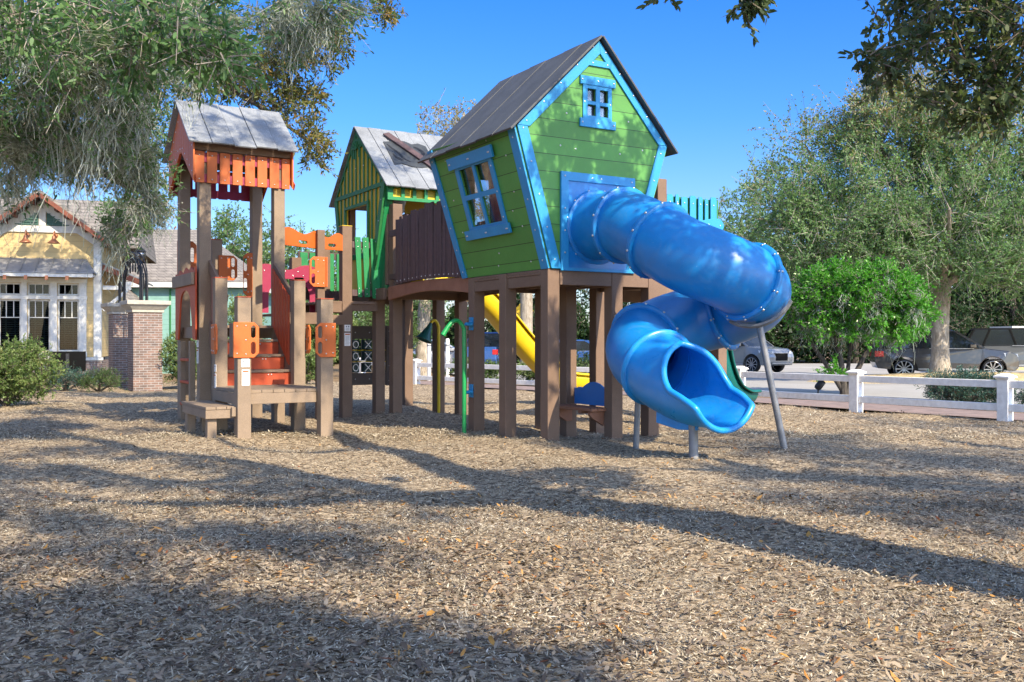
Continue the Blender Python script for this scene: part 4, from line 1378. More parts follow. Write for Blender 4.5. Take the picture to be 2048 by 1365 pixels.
# yellow slide
YS = Play('slide', 'bright yellow open slide running down behind the playhouse posts', 'slide', 3.4, 6.6)
pth = spline([(1.60, 6.55, 2.40), (2.1, 6.55, 2.36), (2.7, 6.58, 1.95), (3.4, 6.6, 1.25), (4.0, 6.62, .72), (4.5, 6.65, .42), (5.0, 6.68, .34), (5.25, 6.7, .33)], 6)
YS.part(trough(MB(), pth, .28, .34, .09), 'slide_bed', 'slide_yellow', solid=.03)
mb = MB(); mb.cyl((4.6, 6.66, -.1), (4.6, 6.66, .42), .035)
YS.part(mb, 'support_leg', 'galv')

# tic-tac-toe panel
TP = Play('game_panel', 'noughts and crosses panel of dark drums in a brown frame low between posts', 'game panel', .45, 7.2)
mb = MB()
mb.box(-.25, .80, 7.17, 7.23, .52, .76); mb.box(-.25, .80, 7.17, 7.23, 1.44, 1.70); mb.box(.665, .80, 7.165, 7.235, .50, 1.71); mb.box(-.25, -.14, 7.165, 7.235, .50, 1.71)
mb.bolts([(a, 7.168, z) for z in (.64, 1.57) for a in (.0, .3, .55)] + [(.73, 7.163, z) for z in (.6, .9, 1.3, 1.6)], (0, -1, 0))
TP.part(mb, 'panel_frame', ['dark_panel', 'steel'], .006)
mb = MB()
for z in (.985, 1.215): mb.cyl((-.14, 7.2, z), (.66, 7.2, z), .012)
TP.part(mb, 'axle', 'panel_yellow')
for i in range(3):
    for j in range(3):
        c = Vector((-.02 + i * .265, 7.2, .87 + j * .23))
        mb = MB()
        mb.cyl(c - Vector((0, 0, .095)), c + Vector((0, 0, .095)), .108, n=20)
        if i >= 1:
            for s in (1, -1):
                mb.beam(c + Vector((-.07, -.105, -.075 * s)), c + Vector((.07, -.105, .075 * s)), .014, .014, (0, 1, 0), 1)
        else:
            for k in range(16):
                t0, t1 = 2 * math.pi * k / 16, 2 * math.pi * (k + 1) / 16
                mb.beam(c + Vector((.055 * math.cos(t0), -.107, .065 * math.sin(t0))), c + Vector((.055 * math.cos(t1), -.107, .065 * math.sin(t1))), .014, .014, (0, 1, 0), 1)
        TP.part(mb, 'drum', ['dark_teal', 'label_white'], 0)

# ------------------------------------------------------------------ stepped climbing deck between the tower and the yellow house
C = Play('climbing_deck', 'stepped middle deck with wavy orange and maroon panels and green pickets', 'play deck', -1.1, 6.3)
post(C, -1.225, 5.765, 3.40, w=.14)
post(C, -.62, 6.08, 3.53, cap='panel_yellow')
post(C, -.62, 7.25, 3.2); post(C, -1.25, 7.1, 3.0)
mb = MB()
for k in range(8): mb.box(-1.93, -1.22, 5.62 + k * .185, 5.79 + k * .185, 1.86, 1.90)
for k in range(7): mb.box(-1.12, -.06, 6.0 + k * .185, 6.17 + k * .185, 2.09, 2.132)
C.part(mb, 'deck', 'deck_brown', .004)
for q_ in ((-1.93, -1.32, 5.55, 5.60, 1.70, 1.905), (-1.12, -.72, 5.95, 6.0, 1.70, 1.88), (-1.12, -.72, 6.0, 6.05, 1.93, 2.14), (-.52, .0, 6.02, 6.07, 1.96, 2.145), (-1.1, -.05, 7.3, 7.35, 1.95, 2.14)):
    mb = MB(); mb.box(*q_); C.part(mb, 'rim_beam', 'post_brown', .006)
def wavy_panel(P, p0, p1, z0, top, th, mat, name):
    p0, p1 = Vector(p0), Vector(p1); d = p1 - p0; ln = d.length; d.normalize()
    q = [(0, z0), (ln, z0)] + [(ln * (1 - t), top(1 - t)) for t in np.linspace(0, 1, 26)]
    mb = MB()
    mb.plate(q, [slot(ln * .46, ln * .66, z0 + .085, .03)], th, p0, d, (0, 0, 1))
    mb.bolts([p0 + d * s + Vector((0, -.004, z)) for s in (.035, ln - .035) for z in (z0 + .05, z0 + .16)], Vector((d.y, -d.x, 0)))
    return P.part(mb, name, [mat, 'steel'], .006)
wavy_panel(C, (-1.98, 5.50, 0), (-1.27, 5.84, 0), 3.07, lambda t: 3.35 + .045 * math.cos(2 * math.pi * (t - .13) / .9), .03, 'orange', 'wavy_panel')
wavy_panel(C, (-1.27, 5.845, 0), (-.70, 6.02, 0), 3.07, lambda t: 3.34 + .05 * math.cos(2 * math.pi * t / .80), .03, 'orange', 'wavy_panel')
# maroon arch
q = []
for t in np.linspace(0, 1, 30):
    q.append((-1.98 + 1.12 * t, 2.80 + .05 * math.sin(t * 9 + .6)))
ar = [(-1.82, 1.93)] + [(-1.42 - .40 * math.cos(t), 2.25 + .33 * math.sin(t)) for t in np.linspace(0, math.pi, 18)] + [(-1.02, 1.93)]
mb = MB()
mb.plate([(-1.98, 1.93)] + ar + [(-.86, 1.93)] + q[::-1], [slot(-1.30, -1.16, 2.585, .026), slot(-1.72, -1.60, 2.55, .026), slot(-.95, -.93, 2.12, .03)], .03, (0, 6.96, 0), (1, 0, 0), (0, 0, 1))
mb.bolts([(a, 6.928, 2.72) for a in (-1.9, -1.75, -1.5, -1.25, -1.0)] + [(a, 6.928, 2.64) for a in (-1.35, -1.15)], (0, -1, 0))
C.part(mb, 'arch_panel', ['maroon', 'steel'], .006)
def handle_panel(P, c, w, h, ax='a', side=1, mat='orange', parent=None):
    """flat grab panel: two upright slots near the outer edge, clipped outer corners"""
    o = [(-w / 2, -h / 2), (w / 2 - .07, -h / 2), (w / 2, -h / 2 + .07), (w / 2, h / 2 - .07), (w / 2 - .07, h / 2), (-w / 2, h / 2)]
    hs = [[(y, x) for x, y in slot(-h * .34, -h * .12, w * .27, .032)], [(y, x) for x, y in slot(h * .12, h * .34, w * .27, .032)]]
    if side < 0:
        o = [(-x, y) for x, y in o]; hs = [[(-x, y) for x, y in l] for l in hs]
    mb = MB()
    if ax == 'a':
        mb.plate(o, hs, .026, c, (1, 0, 0), (0, 0, 1))
        c2 = Vector(c) - Vector((0, .027, 0)); nn = (0, -1, 0); ex = Vector((1, 0, 0))
    else:
        mb.plate(o, hs, .026, c, (0, 1, 0), (0, 0, 1))
        c2 = Vector(c) + Vector((-.001, 0, 0)); nn = (-1, 0, 0); ex = Vector((0, 1, 0))
    s = -side
    mb.bolts([c2 + ex * (s * w * .36) + Vector((0, 0, z)) for z in (h * .38, -h * .38)] + [c2 + ex * (s * w * .02) + Vector((0, 0, z)) for z in (h * .4, 0, -h * .4)], nn)
    return P.part(mb, 'handle_panel', [mat, 'steel'], .005, parent)
handle_panel(C, (-1.31, 5.67, 2.64), .30, .54, 'a', -1)
handle_panel(C, (-1.152, 5.80, 2.64), .32, .54, 'b', 1)
x_ = -.48
for k, (w_, w2, zt, zb) in enumerate(((.115, .075, 3.34, 2.22), (.12, .10, 3.34, 2.22), (.165, .15, 3.32, 2.20))):
    mb = MB(); q = [(x_ + .03 + (w_ - w2), zb), (x_ + .03 + w_, zb), (x_ + w_, zt), (x_, zt)]
    mb.plate(q, [], .026, (0, 5.99, 0), (1, 0, 0), (0, 0, 1))
    mb.bolts([(x_ + w_ / 2 + (.03 if z < 2.6 else 0), 5.962, z) for z in (3.26, 3.16, 2.38, 2.28)], (0, -1, 0))
    C.part(mb, 'picket', ['deep_green', 'steel'], .005)
    x_ += w_ + .038
for z0_ in (3.14, 2.24):
    mb = MB(); mb.box(-.52, .02, 5.995, 6.05, z0_, z0_ + .12)
    C.part(mb, 'rail', 'picket_dark', .004)
for k in range(5):
    mb = MB(); x0 = -1.12 + k * .185; mb.box(x0, x0 + (.15 if k % 2 == 0 else .13), 7.19, 7.215, 2.30, 3.12)
    C.part(mb, 'picket', 'deep_green', .004)
for y0_, z0_, z1_ in ((7.22, 3.0, 3.14), (7.135, 2.20, 2.38)):
    mb = MB(); mb.box(-1.15, -.05, y0_, y0_ + .05, z0_, z1_)
    C.part(mb, 'rail', 'picket_dark', .004)
label_plate(C, -.62, 6.08 - PW / 2, 1.58, 1.70, .115, 'a')
label_plate(C, -.62, 6.08 - PW / 2, 1.31, 1.55, .115, 'a', True)

# ------------------------------------------------------------------ orange lookout tower
O = Play('lookout_tower', 'tall open tower on four brown posts with grey roof and orange slatted eaves', 'play tower', -2.73, 6.1)
for a, b in ((-3.375, 5.33), (-2.13, 5.33), (-3.375, 6.85), (-2.08, 6.85)):
    post(O, a, b, 4.50, 'post_tan')
post(O, -2.74, 7.15, 3.26, 'post_tan', 'red_orange')
mb = MB()
for k in range(9): mb.box(-3.27 , -2.21, 5.25 + k * .19, 5.425 + k * .19, 1.62, 1.665)
O.part(mb, 'deck', 'deck_brown', .004)
for q_ in ((-3.27, -2.20, 6.86, 6.92, 1.48, 1.67), (-3.42, -3.36, 5.44, 6.74, 1.45, 1.64), (-2.16, -2.10, 5.44, 6.74, 1.45, 1.64)):
    mb = MB(); mb.box(*q_); O.part(mb, 'rim_beam', 'post_tan', .006)
for q_ in ((-3.58, -1.95, 5.19, 5.25, 4.53, 4.66), (-3.58, -1.95, 6.95, 7.01, 4.53, 4.66), (-3.5, -2.0, 6.04, 6.12, 5.25, 5.40)):
    mb = MB(); mb.box(*q_); O.part(mb, 'roof_beam', 'deck_brown', .006)
mb = MB()
roof_slope(mb, 6.08, 5.49, 4.97, 4.60, -3.69, -1.88, 5, swapab=True, jit=.012)
roof_slope(mb, 6.08, 5.49, 7.20, 4.60, -3.69, -1.88, 5, swapab=True, jit=.012)
O.part(mb, 'roof', 'roof_grey', .004)
for bb, sgn in ((5.215, -1), (6.985, 1)):
    x_ = -3.565
    for k in range(8):
        mb = MB(); w_ = .165 if k < 7 else .14
        mb.box(x_, x_ + w_, bb - .026 if sgn < 0 else bb, bb if sgn < 0 else bb + .026, 4.0, 4.515)
        if sgn < 0: mb.bolts([(x_ + w_ / 2, bb - .027, z) for z in (4.06, 4.45)], (0, -1, 0))
        O.part(mb, 'eave_slat', ['orange' if sgn < 0 else 'maroon', 'steel'], .005)
        x_ += w_ + .0435
    mb = MB(); s = 1 if sgn < 0 else -1
    for z0_, z1_ in ((4.01, 4.15), (4.34, 4.50)):
        mb = MB(); mb.box(-3.56, -1.96, bb + s * .002, bb + s * .026, z0_, z1_)
        O.part(mb, 'slat_rail', 'maroon', .004)
for a in (-3.60, -1.955):
    for k in range(11):                          # upright gable boards, cut to a pointed opening
        b0 = 5.10 + k * .178; b1 = b0 + .168
        tz = lambda b: 5.44 - abs(b - 6.08) * .80
        bz = lambda b: 4.66 - abs(b - 6.08) * .68 if abs(b - 6.08) < .97 else 4.0
        bzz = [max(4.0, bz(b0)), max(4.0, bz(b1))]
        mb = MB(); mb.plate([(b0, bzz[0]), (b1, bzz[1]), (b1, tz(b1)), (b0, tz(b0))], [], .026, (a, 0, 0), (0, 1, 0), (0, 0, 1))
        mb.bolts([(a - .001, (b0 + b1) / 2, max(bzz) + .07), (a - .001, (b0 + b1) / 2, min(tz(b0), tz(b1)) - .06)], (-1, 0, 0))
        O.part(mb, 'gable_board', ['orange', 'steel'], .004)
    for s in (-1, 1):
        mb = MB()
        mb.beam((a + .035, 6.08 + s * .02, 4.70), (a + .035, 6.08 + s * 1.0, 4.02), .016, .11, (0, s * .5, 1))
        O.part(mb, 'arch_edge', 'red_orange', .004)
# side arch panel and rung ladder on the open left side
ap = -3.50
arch = [(5.46, 1.42)] + [(6.03 - .40 * math.cos(t), 2.02 + .24 * math.sin(t)) for t in np.linspace(0, math.pi, 14)] + [(6.60, 1.42)]
mb = MB()
mb.plate([(5.27, 1.42)] + arch + [(6.82, 1.42), (6.82, 2.58), (6.6, 2.56), (6.5, 2.63), (6.2, 2.56), (6.0, 2.65), (5.8, 2.58), (5.6, 2.64), (5.4, 2.57), (5.27, 2.63)], [], .03, (ap - .03, 0, 0), (0, 1, 0), (0, 0, 1))
O.part(mb, 'arch_panel', 'red_orange', .006)
mb = MB(); mb.box(ap - .085, ap - .032, 5.30, 6.84, 2.33, 2.53)
O.part(mb, 'cross_rail', 'post_tan', .006)
for b in (5.62, 6.35):
    mb = MB(); mb.box(ap - .05, ap + .04, b - .05, b + .05, -.15, 1.40)
    O.part(mb, 'ladder_rail', 'post_tan', .006)
for z in (.30, .68, 1.06):
    mb = MB(); mb.box(ap - .06, ap + .05, 5.67, 6.30, z, z + .045)
    O.part(mb, 'rung', 'red_orange', .008)
handle_panel(O, (-2.26, 6.76, 2.62), .17, .80, 'a', -1)
handle_panel(O, (-2.55, 7.04, 2.75), .34, .46, 'a', 1)
handle_panel(O, (-3.30, 6.97, 2.75), .34, .9, 'a', 1)
label_plate(O, -3.475, 5.33, 1.30, 1.42, .12, 'b')
label_plate(O, -3.475, 5.33, 1.03, 1.27, .12, 'b', True)
# stairs
zs = [(.69, 4.30), (.935, 4.62), (1.18, 4.94), (1.425, 5.24)]
for k in range(4):
    z0, b0 = zs[k]
    mb = MB(); mb.box(-3.28, -2.24, b0, b0 + .03, z0 + .005, z0 + (.205 if k < 3 else .215))
    mb.bolts([(-2.9, b0 - .001, z0 + .17), (-2.6, b0 - .001, z0 + .17), (-2.55, b0 - .001, z0 + .17)], (0, -1, 0))
    if k < 3: O.part(mb, 'stair_riser', ['red_orange', 'steel'], .003)
    else: pass
    if k < 3:
        mb = MB(); mb.box(-3.28, -2.24, b0 - .03, zs[k + 1][1] - .002, z0 + .21, z0 + .25)
        O.part(mb, 'stair_tread', 'deck_brown', .005)
for a in (-3.32, -2.235):
    mb = MB(); mb.plate([(4.22, .68), (4.22, .98), (5.24, 1.74), (5.24, 1.35), (4.45, .68)], [], .04, (a, 0, 0), (0, 1, 0), (0, 0, 1))
    O.part(mb, 'stringer', 'deck_brown', .005)
    mb = MB(); mb.beam((a + .02, 4.16, 2.03), (a + .02, 5.28, 2.66), .045, .17)
    O.part(mb, 'handrail', 'post_brown', .006)
    for k in range(6):
        b0 = 4.33 + k * .155
        zt = 2.06 + (b0 - 4.16) * .5625 - .02; zb = .93 + (b0 - 4.22) * .74
        mb = MB(); mb.plate([(b0, zb), (b0 + .12, zb + .08), (b0 + .12, zt + .06), (b0, zt)], [], .026, (a + (.046 if a < -3 else -.032), 0, 0), (0, 1, 0), (0, 0, 1))
        O.part(mb, 'baluster', 'red_orange', .004)
# ------------------------------------------------------------------ entry platform and step
E = Play('entry_platform', 'low tan entry platform with orange grab panels in front of the tower stairs', 'play deck', -2.8, 3.4)
PM = 'post_tan'
post(E, -3.465, 2.62, 2.01, PM, 'red_orange'); post(E, -2.255, 2.62, 2.01, PM, 'red_orange')
post(E, -3.40, 4.17, 2.37, PM, 'red_orange'); post(E, -2.155, 4.17, 2.37, PM, 'red_orange')
mb = MB()
for k in range(8): mb.box(-3.50 + k * .167, -3.50 + k * .167 + .160, 2.70, 4.28, .655, .70)
E.part(mb, 'deck', 'post_tan', .004)
for q_ in ((-3.355, -2.365, 2.68, 2.73, .50, .652), (-3.54, -3.49, 2.72, 4.07, .50, .652), (-2.23, -2.18, 2.72, 4.07, .50, .652)):
    mb = MB(); mb.box(*q_); E.part(mb, 'rim_beam', 'post_tan', .006)
handle_panel(E, (-3.445, 2.523, 1.415), .36, .50, 'a', 1); handle_panel(E, (-2.285, 2.523, 1.415), .31, .50, 'a', -1)
mb = MB(); mb.box(-3.63, -3.565, 2.53, 2.71, 1.18, 1.65)
E.part(mb, 'spacer_block', 'deck_brown', .005)
handle_panel(E, (-3.525, 4.06, 1.43), .32, .46, 'b', -1); handle_panel(E, (-2.055, 4.06, 1.43), .32, .46, 'b', -1)
label_plate(E, -3.455, 2.62 - PW / 2, 1.035, 1.15, .115, 'a'); label_plate(E, -3.45, 2.62 - PW / 2, .775, 1.00, .105, 'a', True)
label_plate(E, -3.497, 4.05, .93, 1.04, .11, 'b'); label_plate(E, -3.497, 4.05, .68, .90, .10, 'b', True)
SB = Play('step_bench', 'low square tan step at the left corner of the entry platform', 'step', -3.75, 3.3)
mb = MB()
for k in range(3): mb.box(-3.965 + k * .145, -3.965 + k * .145 + .138, 2.66, 4.25, .44, .48)
SB.part(mb, 'top', 'post_tan', .004)
mb = MB(); mb.box(-3.965, -3.54, 2.67, 2.72, .315, .437); mb.box(-3.96, -3.91, 2.722, 4.2, .315, .437); mb.box(-3.62, -3.56, 2.60, 2.668, .34, .47)
SB.part(mb, 'frame', 'post_tan', .005)
for a, b in ((-3.86, 2.80), (-3.86, 4.1), (-3.64, 4.1)):
    post(SB, a, b, .437, 'post_tan', w=.13, name='leg')
# ================================================================== FENCE
fw = thing('white_fence', 'low white two-rail timber fence with capped posts along the brick path', 'fence', (FENCE[3, 0], FENCE[3, 1], 0))
fo = (FENCE[3, 0], FENCE[3, 1], 0)
for i, (x, y) in enumerate(FENCE):
    d = FENCE[min(i + 1, len(FENCE) - 1)] - FENCE[max(i - 1, 0)]
    d = d / np.linalg.norm(d); q = np.array([-d[1], d[0]])
    mb = MB()
    def sq(h, z0, z1, h2=None):
        h2 = h2 or h
        c0 = [np.array([x, y]) + d * sx * h + q * sy * h for sx, sy in ((-1, -1), (1, -1), (1, 1), (-1, 1))]
        c1 = [np.array([x, y]) + d * sx * h2 + q * sy * h2 for sx, sy in ((-1, -1), (1, -1), (1, 1), (-1, 1))]
        mb.hexa([(*p, z0) for p in c0] + [(*p, z1) for p in c1])
    sq(.10, -.1, .718); sq(.115, .719, .745); sq(.145, .746, .778); sq(.14, .779, .825, .05)
    mb.build('post', 'white_paint', fw, .006, fo)
    if i < len(FENCE) - 1:
        p0, p1 = FENCE[i], FENCE[i + 1]
        e = (p1 - p0) / np.linalg.norm(p1 - p0)
        for z0, z1 in ((.57, .70), (.155, .285)):
            mb = MB(); a_ = p0 + e * .105; b_ = p1 - e * .105
            mb.beam((*a_, (z0 + z1) / 2), (*b_, (z0 + z1) / 2), .13, z1 - z0)
            mb.build('rail', 'white_paint', fw, .006, fo)

# ================================================================== CLUBHOUSE
class Local:
    def __init__(s, name, label, cat, loc, rz, group=None):
        s.e = thing(name, label, cat, loc, rz, group)
    def part(s, mb, name, mats, bev=0.0, parent=None, **k):
        return mb.build(name, mats, parent or s.e, bev, None, **k)
CB = (-13.945, 33.0)
H_ = Local('clubhouse', 'yellow sided clubhouse with copper red rafters and white trimmed windows', 'building', (CB[0], CB[1], 0), R(15))
ap_ = (-1.78, 6.12)
wall = [(-9, .86), (0, .86), (0, 4.86), ap_, (-3.56, 4.86), (-9, 4.86)]
WX = [(-3.12, -2.44), (-2.24, -1.55), (-1.32, -.66)]
holes = []
for a, b in WX:
    holes += [rect(a, b, 1.05, 2.78), rect(a, b, 2.93, 3.33)]
mb = MB(); mb.plate(wall, holes, .12, (0, .12, 0), (1, 0, 0), (0, 0, 1))
mb.box(-.12, -.001, .125, 7, .86, 4.86)
H_.part(mb, 'wall', 'siding_yellow')
mb = MB(); mb.box(-9, .06, -.05, .16, -.1, .74); mb.box(-.1, .06, .165, 7, -.1, .74)
H_.part(mb, 'brick_base', 'brick')
mb = MB(); mb.box(-9, .10, -.09, .1, .742, .85)
H_.part(mb, 'sill_band', 'cream_trim', .01)
mb = MB(); mb.box(-.20, .03, -.035, -.001, .86, 4.72); mb.box(.001, .035, -.03, .20, .86, 4.72)
H_.part(mb, 'corner_board', 'cream_trim', .006)
# window wall: mullions, sills and sashes
mb = MB()
for a, b in ((-3.4, -3.13), (-2.43, -2.25), (-1.54, -1.33), (-.65, -.42)):
    mb.box(a, b, -.05, -.001, .93, 3.42)
mb.box(-9, -.40, -.055, -.001, 2.79, 2.92); mb.box(-9, -.40, -.055, -.001, 3.34, 3.50); mb.box(-9, -.40, -.07, -.001, .87, 1.04)
H_.part(mb, 'window_casing', 'cream_trim', .006)
for a, b in WX:
    for z0, z1 in ((1.05, 2.78), (2.93, 3.33)):
        mb = MB(); mb.plate(rect(a, b, z0, z1), [rect(a + .05, b - .05, z0 + .05, z1 - .05)], .05, (0, .09, 0), (1, 0, 0), (0, 0, 1))
        if z1 - z0 > 1:
            mb.box(a + .05, b - .05, .05, .085, z0 + 1.12, z0 + 1.15)
            for s in (.33, .66): mb.box(a + (b - a) * s - .014, a + (b - a) * s + .014, .05, .085, z0 + 1.15, z1 - .05)
        else:
            for s in (.33, .66): mb.box(a + (b - a) * s - .012, a + (b - a) * s + .012, .05, .085, z0 + .05, z1 - .05)
        w_ = H_.part(mb, 'window', 'cream_trim', .004)
        mb = MB(); mb.box(a + .03, b - .03, .092, .10, z0 + .03, z1 - .03)
        H_.part(mb, 'pane', 'clean_glass', 0, w_)
        if z1 - z0 > 1:
            mb = MB(); z = z0 + .06
            while z < z1 - .05:
                mb.hexa([(a + .05, .125, z), (b - .05, .125, z), (b - .05, .135, z + .03), (a + .05, .135, z + .03), (a + .05, .125, z + .004), (b - .05, .125, z + .004), (b - .05, .135, z + .034), (a + .05, .135, z + .034)])
                z += .075
            for s in (.3, .7): mb.box(a + (b - a) * s - .02, a + (b - a) * s + .02, .118, .122, z0 + .04, z1 - .04)
            H_.part(mb, 'blind', 'vinyl_slat', 0, w_)
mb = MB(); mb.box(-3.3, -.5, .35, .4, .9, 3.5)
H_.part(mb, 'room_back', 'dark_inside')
# gable trim, louvres
mb = MB()
for s in (-1, 1):
    e0 = (ap_[0] + s * 1.9, 4.76); e1 = (ap_[0], 6.12)
    mb.plate([e0, (e0[0], e0[1] - .34), (e1[0], e1[1] - .33), e1][:: (1 if s > 0 else 1)], [], .05, (0, -.002, 0), (1, 0, 0), (0, 0, 1))
mb.box(-3.4, -.16, -.058, -.002, 5.02, 5.24); mb.box(ap_[0] - .11, ap_[0] + .11, -.062, -.003, 5.245, 5.82)
H_.part(mb, 'gable_trim', 'cream_trim', .005)
for s in (-1, 1):
    mb = MB(); x0 = ap_[0] + s * .13
    mb.plate([(x0, 5.25), (ap_[0] + s * .86, 5.25), (x0, 5.70)], [], .03, (0, -.003, 0), (1, 0, 0), (0, 0, 1))
    for k in range(5):
        z = 5.28 + k * .09; w_ = .70 - k * .145
        if w_ > .05: mb.beam((x0 + s * .02, -.05, z), (x0 + s * w_, -.05, z), .05, .03)
    H_.part(mb, 'louvre', 'shutter_green')
def slope_pair(mb, x0, z0, xe, ze, y0, y1, th):
    for s in (-1, 1):
        dx = (xe - x0) * s
        n_ = Vector((-(ze - z0) * 1.0, 0, abs(xe - x0))).normalized()
        n_ = Vector((abs(n_.x) * s, 0, n_.z)) * th
        A_, B_ = Vector((x0, 0, z0)), Vector((x0 + dx, 0, ze))
        p = [Vector((A_.x, y0, A_.z)), Vector((B_.x, y0, B_.z)), Vector((B_.x, y1, B_.z)), Vector((A_.x, y1, A_.z))]
        if s < 0: p = p[::-1]
        mb.hexa(p + [q + n_ for q in p])
mb = MB(); slope_pair(mb, ap_[0], 6.27, .40, 4.66, -.68, 7.0, .10)
slope_pair(mb, -6.6, 7.8, -3.2, 5.2, -.3, 7.5, .10)
H_.part(mb, 'roof', 'shingle')
mb = MB(); slope_pair(mb, ap_[0], 6.125, .36, 4.545, -.70, -.58, .14); slope_pair(mb, ap_[0], 6.145, .36, 4.565, -.40, -.30, .12)
slope_pair(mb, -6.6, 7.65, -3.2, 5.05, -.34, -.2, .14)
for k in range(7):
    for s in (-1, 1):
        x = ap_[0] + s * (.2 + k * .29); z = 6.10 - (.2 + k * .29) * .739
        mb.box(x - .04, x + .04, -.56, -.02, z - .04, z + .05)
H_.part(mb, 'rafters', 'rafter_brown', .006)
mb = MB(); mb.add([(-9, 1.0, 4.75), (1.1, 1.0, 4.75), (1.1, 4.5, 6.75), (-9, 4.5, 6.75), (1.1, 8, 4.75), (-9, 8, 4.75), (-9, 1.0, 4.65), (1.1, 1.0, 4.65), (1.1, 8, 4.65), (-9, 8, 4.65)],
                  [(0, 1, 2, 3), (3, 2, 4, 5), (0, 6, 7, 1), (1, 7, 8, 4, 2), (5, 4, 8, 9), (0, 3, 5, 9, 6)])
H_.part(mb, 'rear_roof', 'shingle')
# metal awning
mb = MB()
mb.hexa([(-9, -.001, 4.12), (-.42, -.001, 4.12), (-.10, -.78, 3.62), (-9, -.78, 3.62), (-9, -.001, 4.16), (-.42, -.001, 4.16), (-.10, -.78, 3.66), (-9, -.78, 3.66)])
mb.add([(-.42, -.002, 4.16), (-.10, -.78, 3.66), (-.10, -.002, 3.66)], [(0, 1, 2)])
for k in range(20):
    x = -.55 - k * .44
    mb.beam((x, -.01, 4.175), (x, -.77, 3.682), .022, .035)
H_.part(mb, 'awning', 'galv')
mb = MB(); mb.box(-9, -.12, -.76, -.70, 3.50, 3.615); mb.box(-9, -.15, -.69, -.03, 3.56, 3.61)
H_.part(mb, 'awning_fascia', 'cream_trim', .005)
for k in range(6):
    mb = MB(); x = -.9 - k * .62
    mb.box(x - .05, x + .05, -.80, -.765, 3.40, 3.54)
    H_.part(mb, 'bracket_end', 'copper', .005)
# side porch roof with its bracket
mb = MB()
mb.hexa([(.04, .2, 4.02), (1.25, .2, 3.52), (1.25, 5, 3.52), (.04, 5, 4.02), (.04, .2, 4.08), (1.25, .2, 3.58), (1.25, 5, 3.58), (.04, 5, 4.08)])
H_.part(mb, 'porch_roof', 'galv')
mb = MB(); mb.beam((.05, .25, 3.92), (1.22, .25, 3.43), .08, .17)
for k in range(4): mb.beam((.05, .8 + k * .8, 3.92), (1.2, .8 + k * .8, 3.44), .07, .14)
H_.part(mb, 'porch_rafters', 'rafter_brown', .005)
mb = MB(); mb.beam((.05, .27, 3.22), (.95, .27, 3.22), .10, .14); mb.beam((.06, .27, 2.45), (.85, .27, 3.15), .09, .11); mb.box(.6, 1.0, .22, .35, 3.30, 3.42)
H_.part(mb, 'porch_bracket', 'cream_trim', .006)
mz = Matrix.Rotation(R(15), 3, 'Z')
for k, (lx, lz) in enumerate(((-2.24, 4.92), (-1.38, 4.92))):
    p = mz @ Vector((lx, 0, lz)) + Vector((CB[0], CB[1], 0))
    L_ = Local('wall_lamp', ('copper gooseneck lamp on the yellow gable, the one further from the corner', 'copper gooseneck lamp on the yellow gable, the one nearer the building corner')[k], 'wall lamp', p, R(15), 'copper lamps on the gable')
    mb = MB(); mb.lathe([(.001, 0), (.075, 0), (.075, .03), (.03, .05)], (0, -.001, .0), 14, 0, (0, -1, 0))
    mb.tube(spline([(0, -.04, .0), (0, -.12, .10), (0, -.24, .13), (0, -.32, .05), (0, -.33, -.06)], 6), .016, 8)
    L_.part(mb, 'arm', 'copper')
    mb = MB(); mb.lathe([(.03, 0), (.055, -.03), (.06, -.10), (.09, -.14), (.16, -.21), (.20, -.25), (.195, -.25), (.15, -.20), (.05, -.11)], (0, -.33, -.03), 18)
    L_.part(mb, 'lamp_shade', 'copper')

# ================================================================== TEAL BUILDING
TB = Local('teal_building', 'teal sided building with low shingle hip roof behind the brick pillars', 'building', (-16.0, 45.0, 0), R(4))
mb = MB(); mb.box(-7, 3.55, 0, 8, -.1, 3.85)
TB.part(mb, 'wall', 'siding_teal')
mb = MB(); mb.box(-7.5, 3.95, -.42, -.36, 3.86, 4.12); mb.box(3.90, 3.96, -.355, 8.4, 3.86, 4.12)
TB.part(mb, 'fascia', 'cream_trim')
mb = MB()
mb.add([(-7.6, -.45, 4.125), (4.0, -.45, 4.125), (4.0, 8.5, 4.125), (-7.6, 8.5, 4.125), (-4.5, 4, 7.0), (.6, 4, 7.0)], [(0, 1, 5, 4), (1, 2, 5), (2, 3, 4, 5), (3, 0, 4), (3, 2, 1, 0)])
TB.part(mb, 'roof', 'shingle')
mb = MB()
mb.add([(-.8, -4.6, 3.05), (-.8, .6, 3.05), (-4.6, .6, 6.6), (-4.6, -4.6, 6.6), (-8, .6, 3.05), (-8, -4.6, 3.05), (-.8, -4.6, 2.95), (-.8, .6, 2.95)], [(0, 1, 2, 3), (3, 2, 4, 5), (0, 6, 7, 1)])
mb.box(-7.6, -1.3, -4.2, -.01, -.1, 3.3)
TB.part(mb, 'wing', ['shingle'])
mb = MB(); mb.box(1.6, 1.64, -.06, -.002, 1.6, 2.3); mb.box(.2, .26, -.05, -.002, 0, 3.8)
TB.part(mb, 'trim_board', 'frame_green')
mb = MB(); mb.box(2.0, 2.35, -.05, -.002, 1.75, 2.05)
TB.part(mb, 'wall_notice', 'cream_trim')

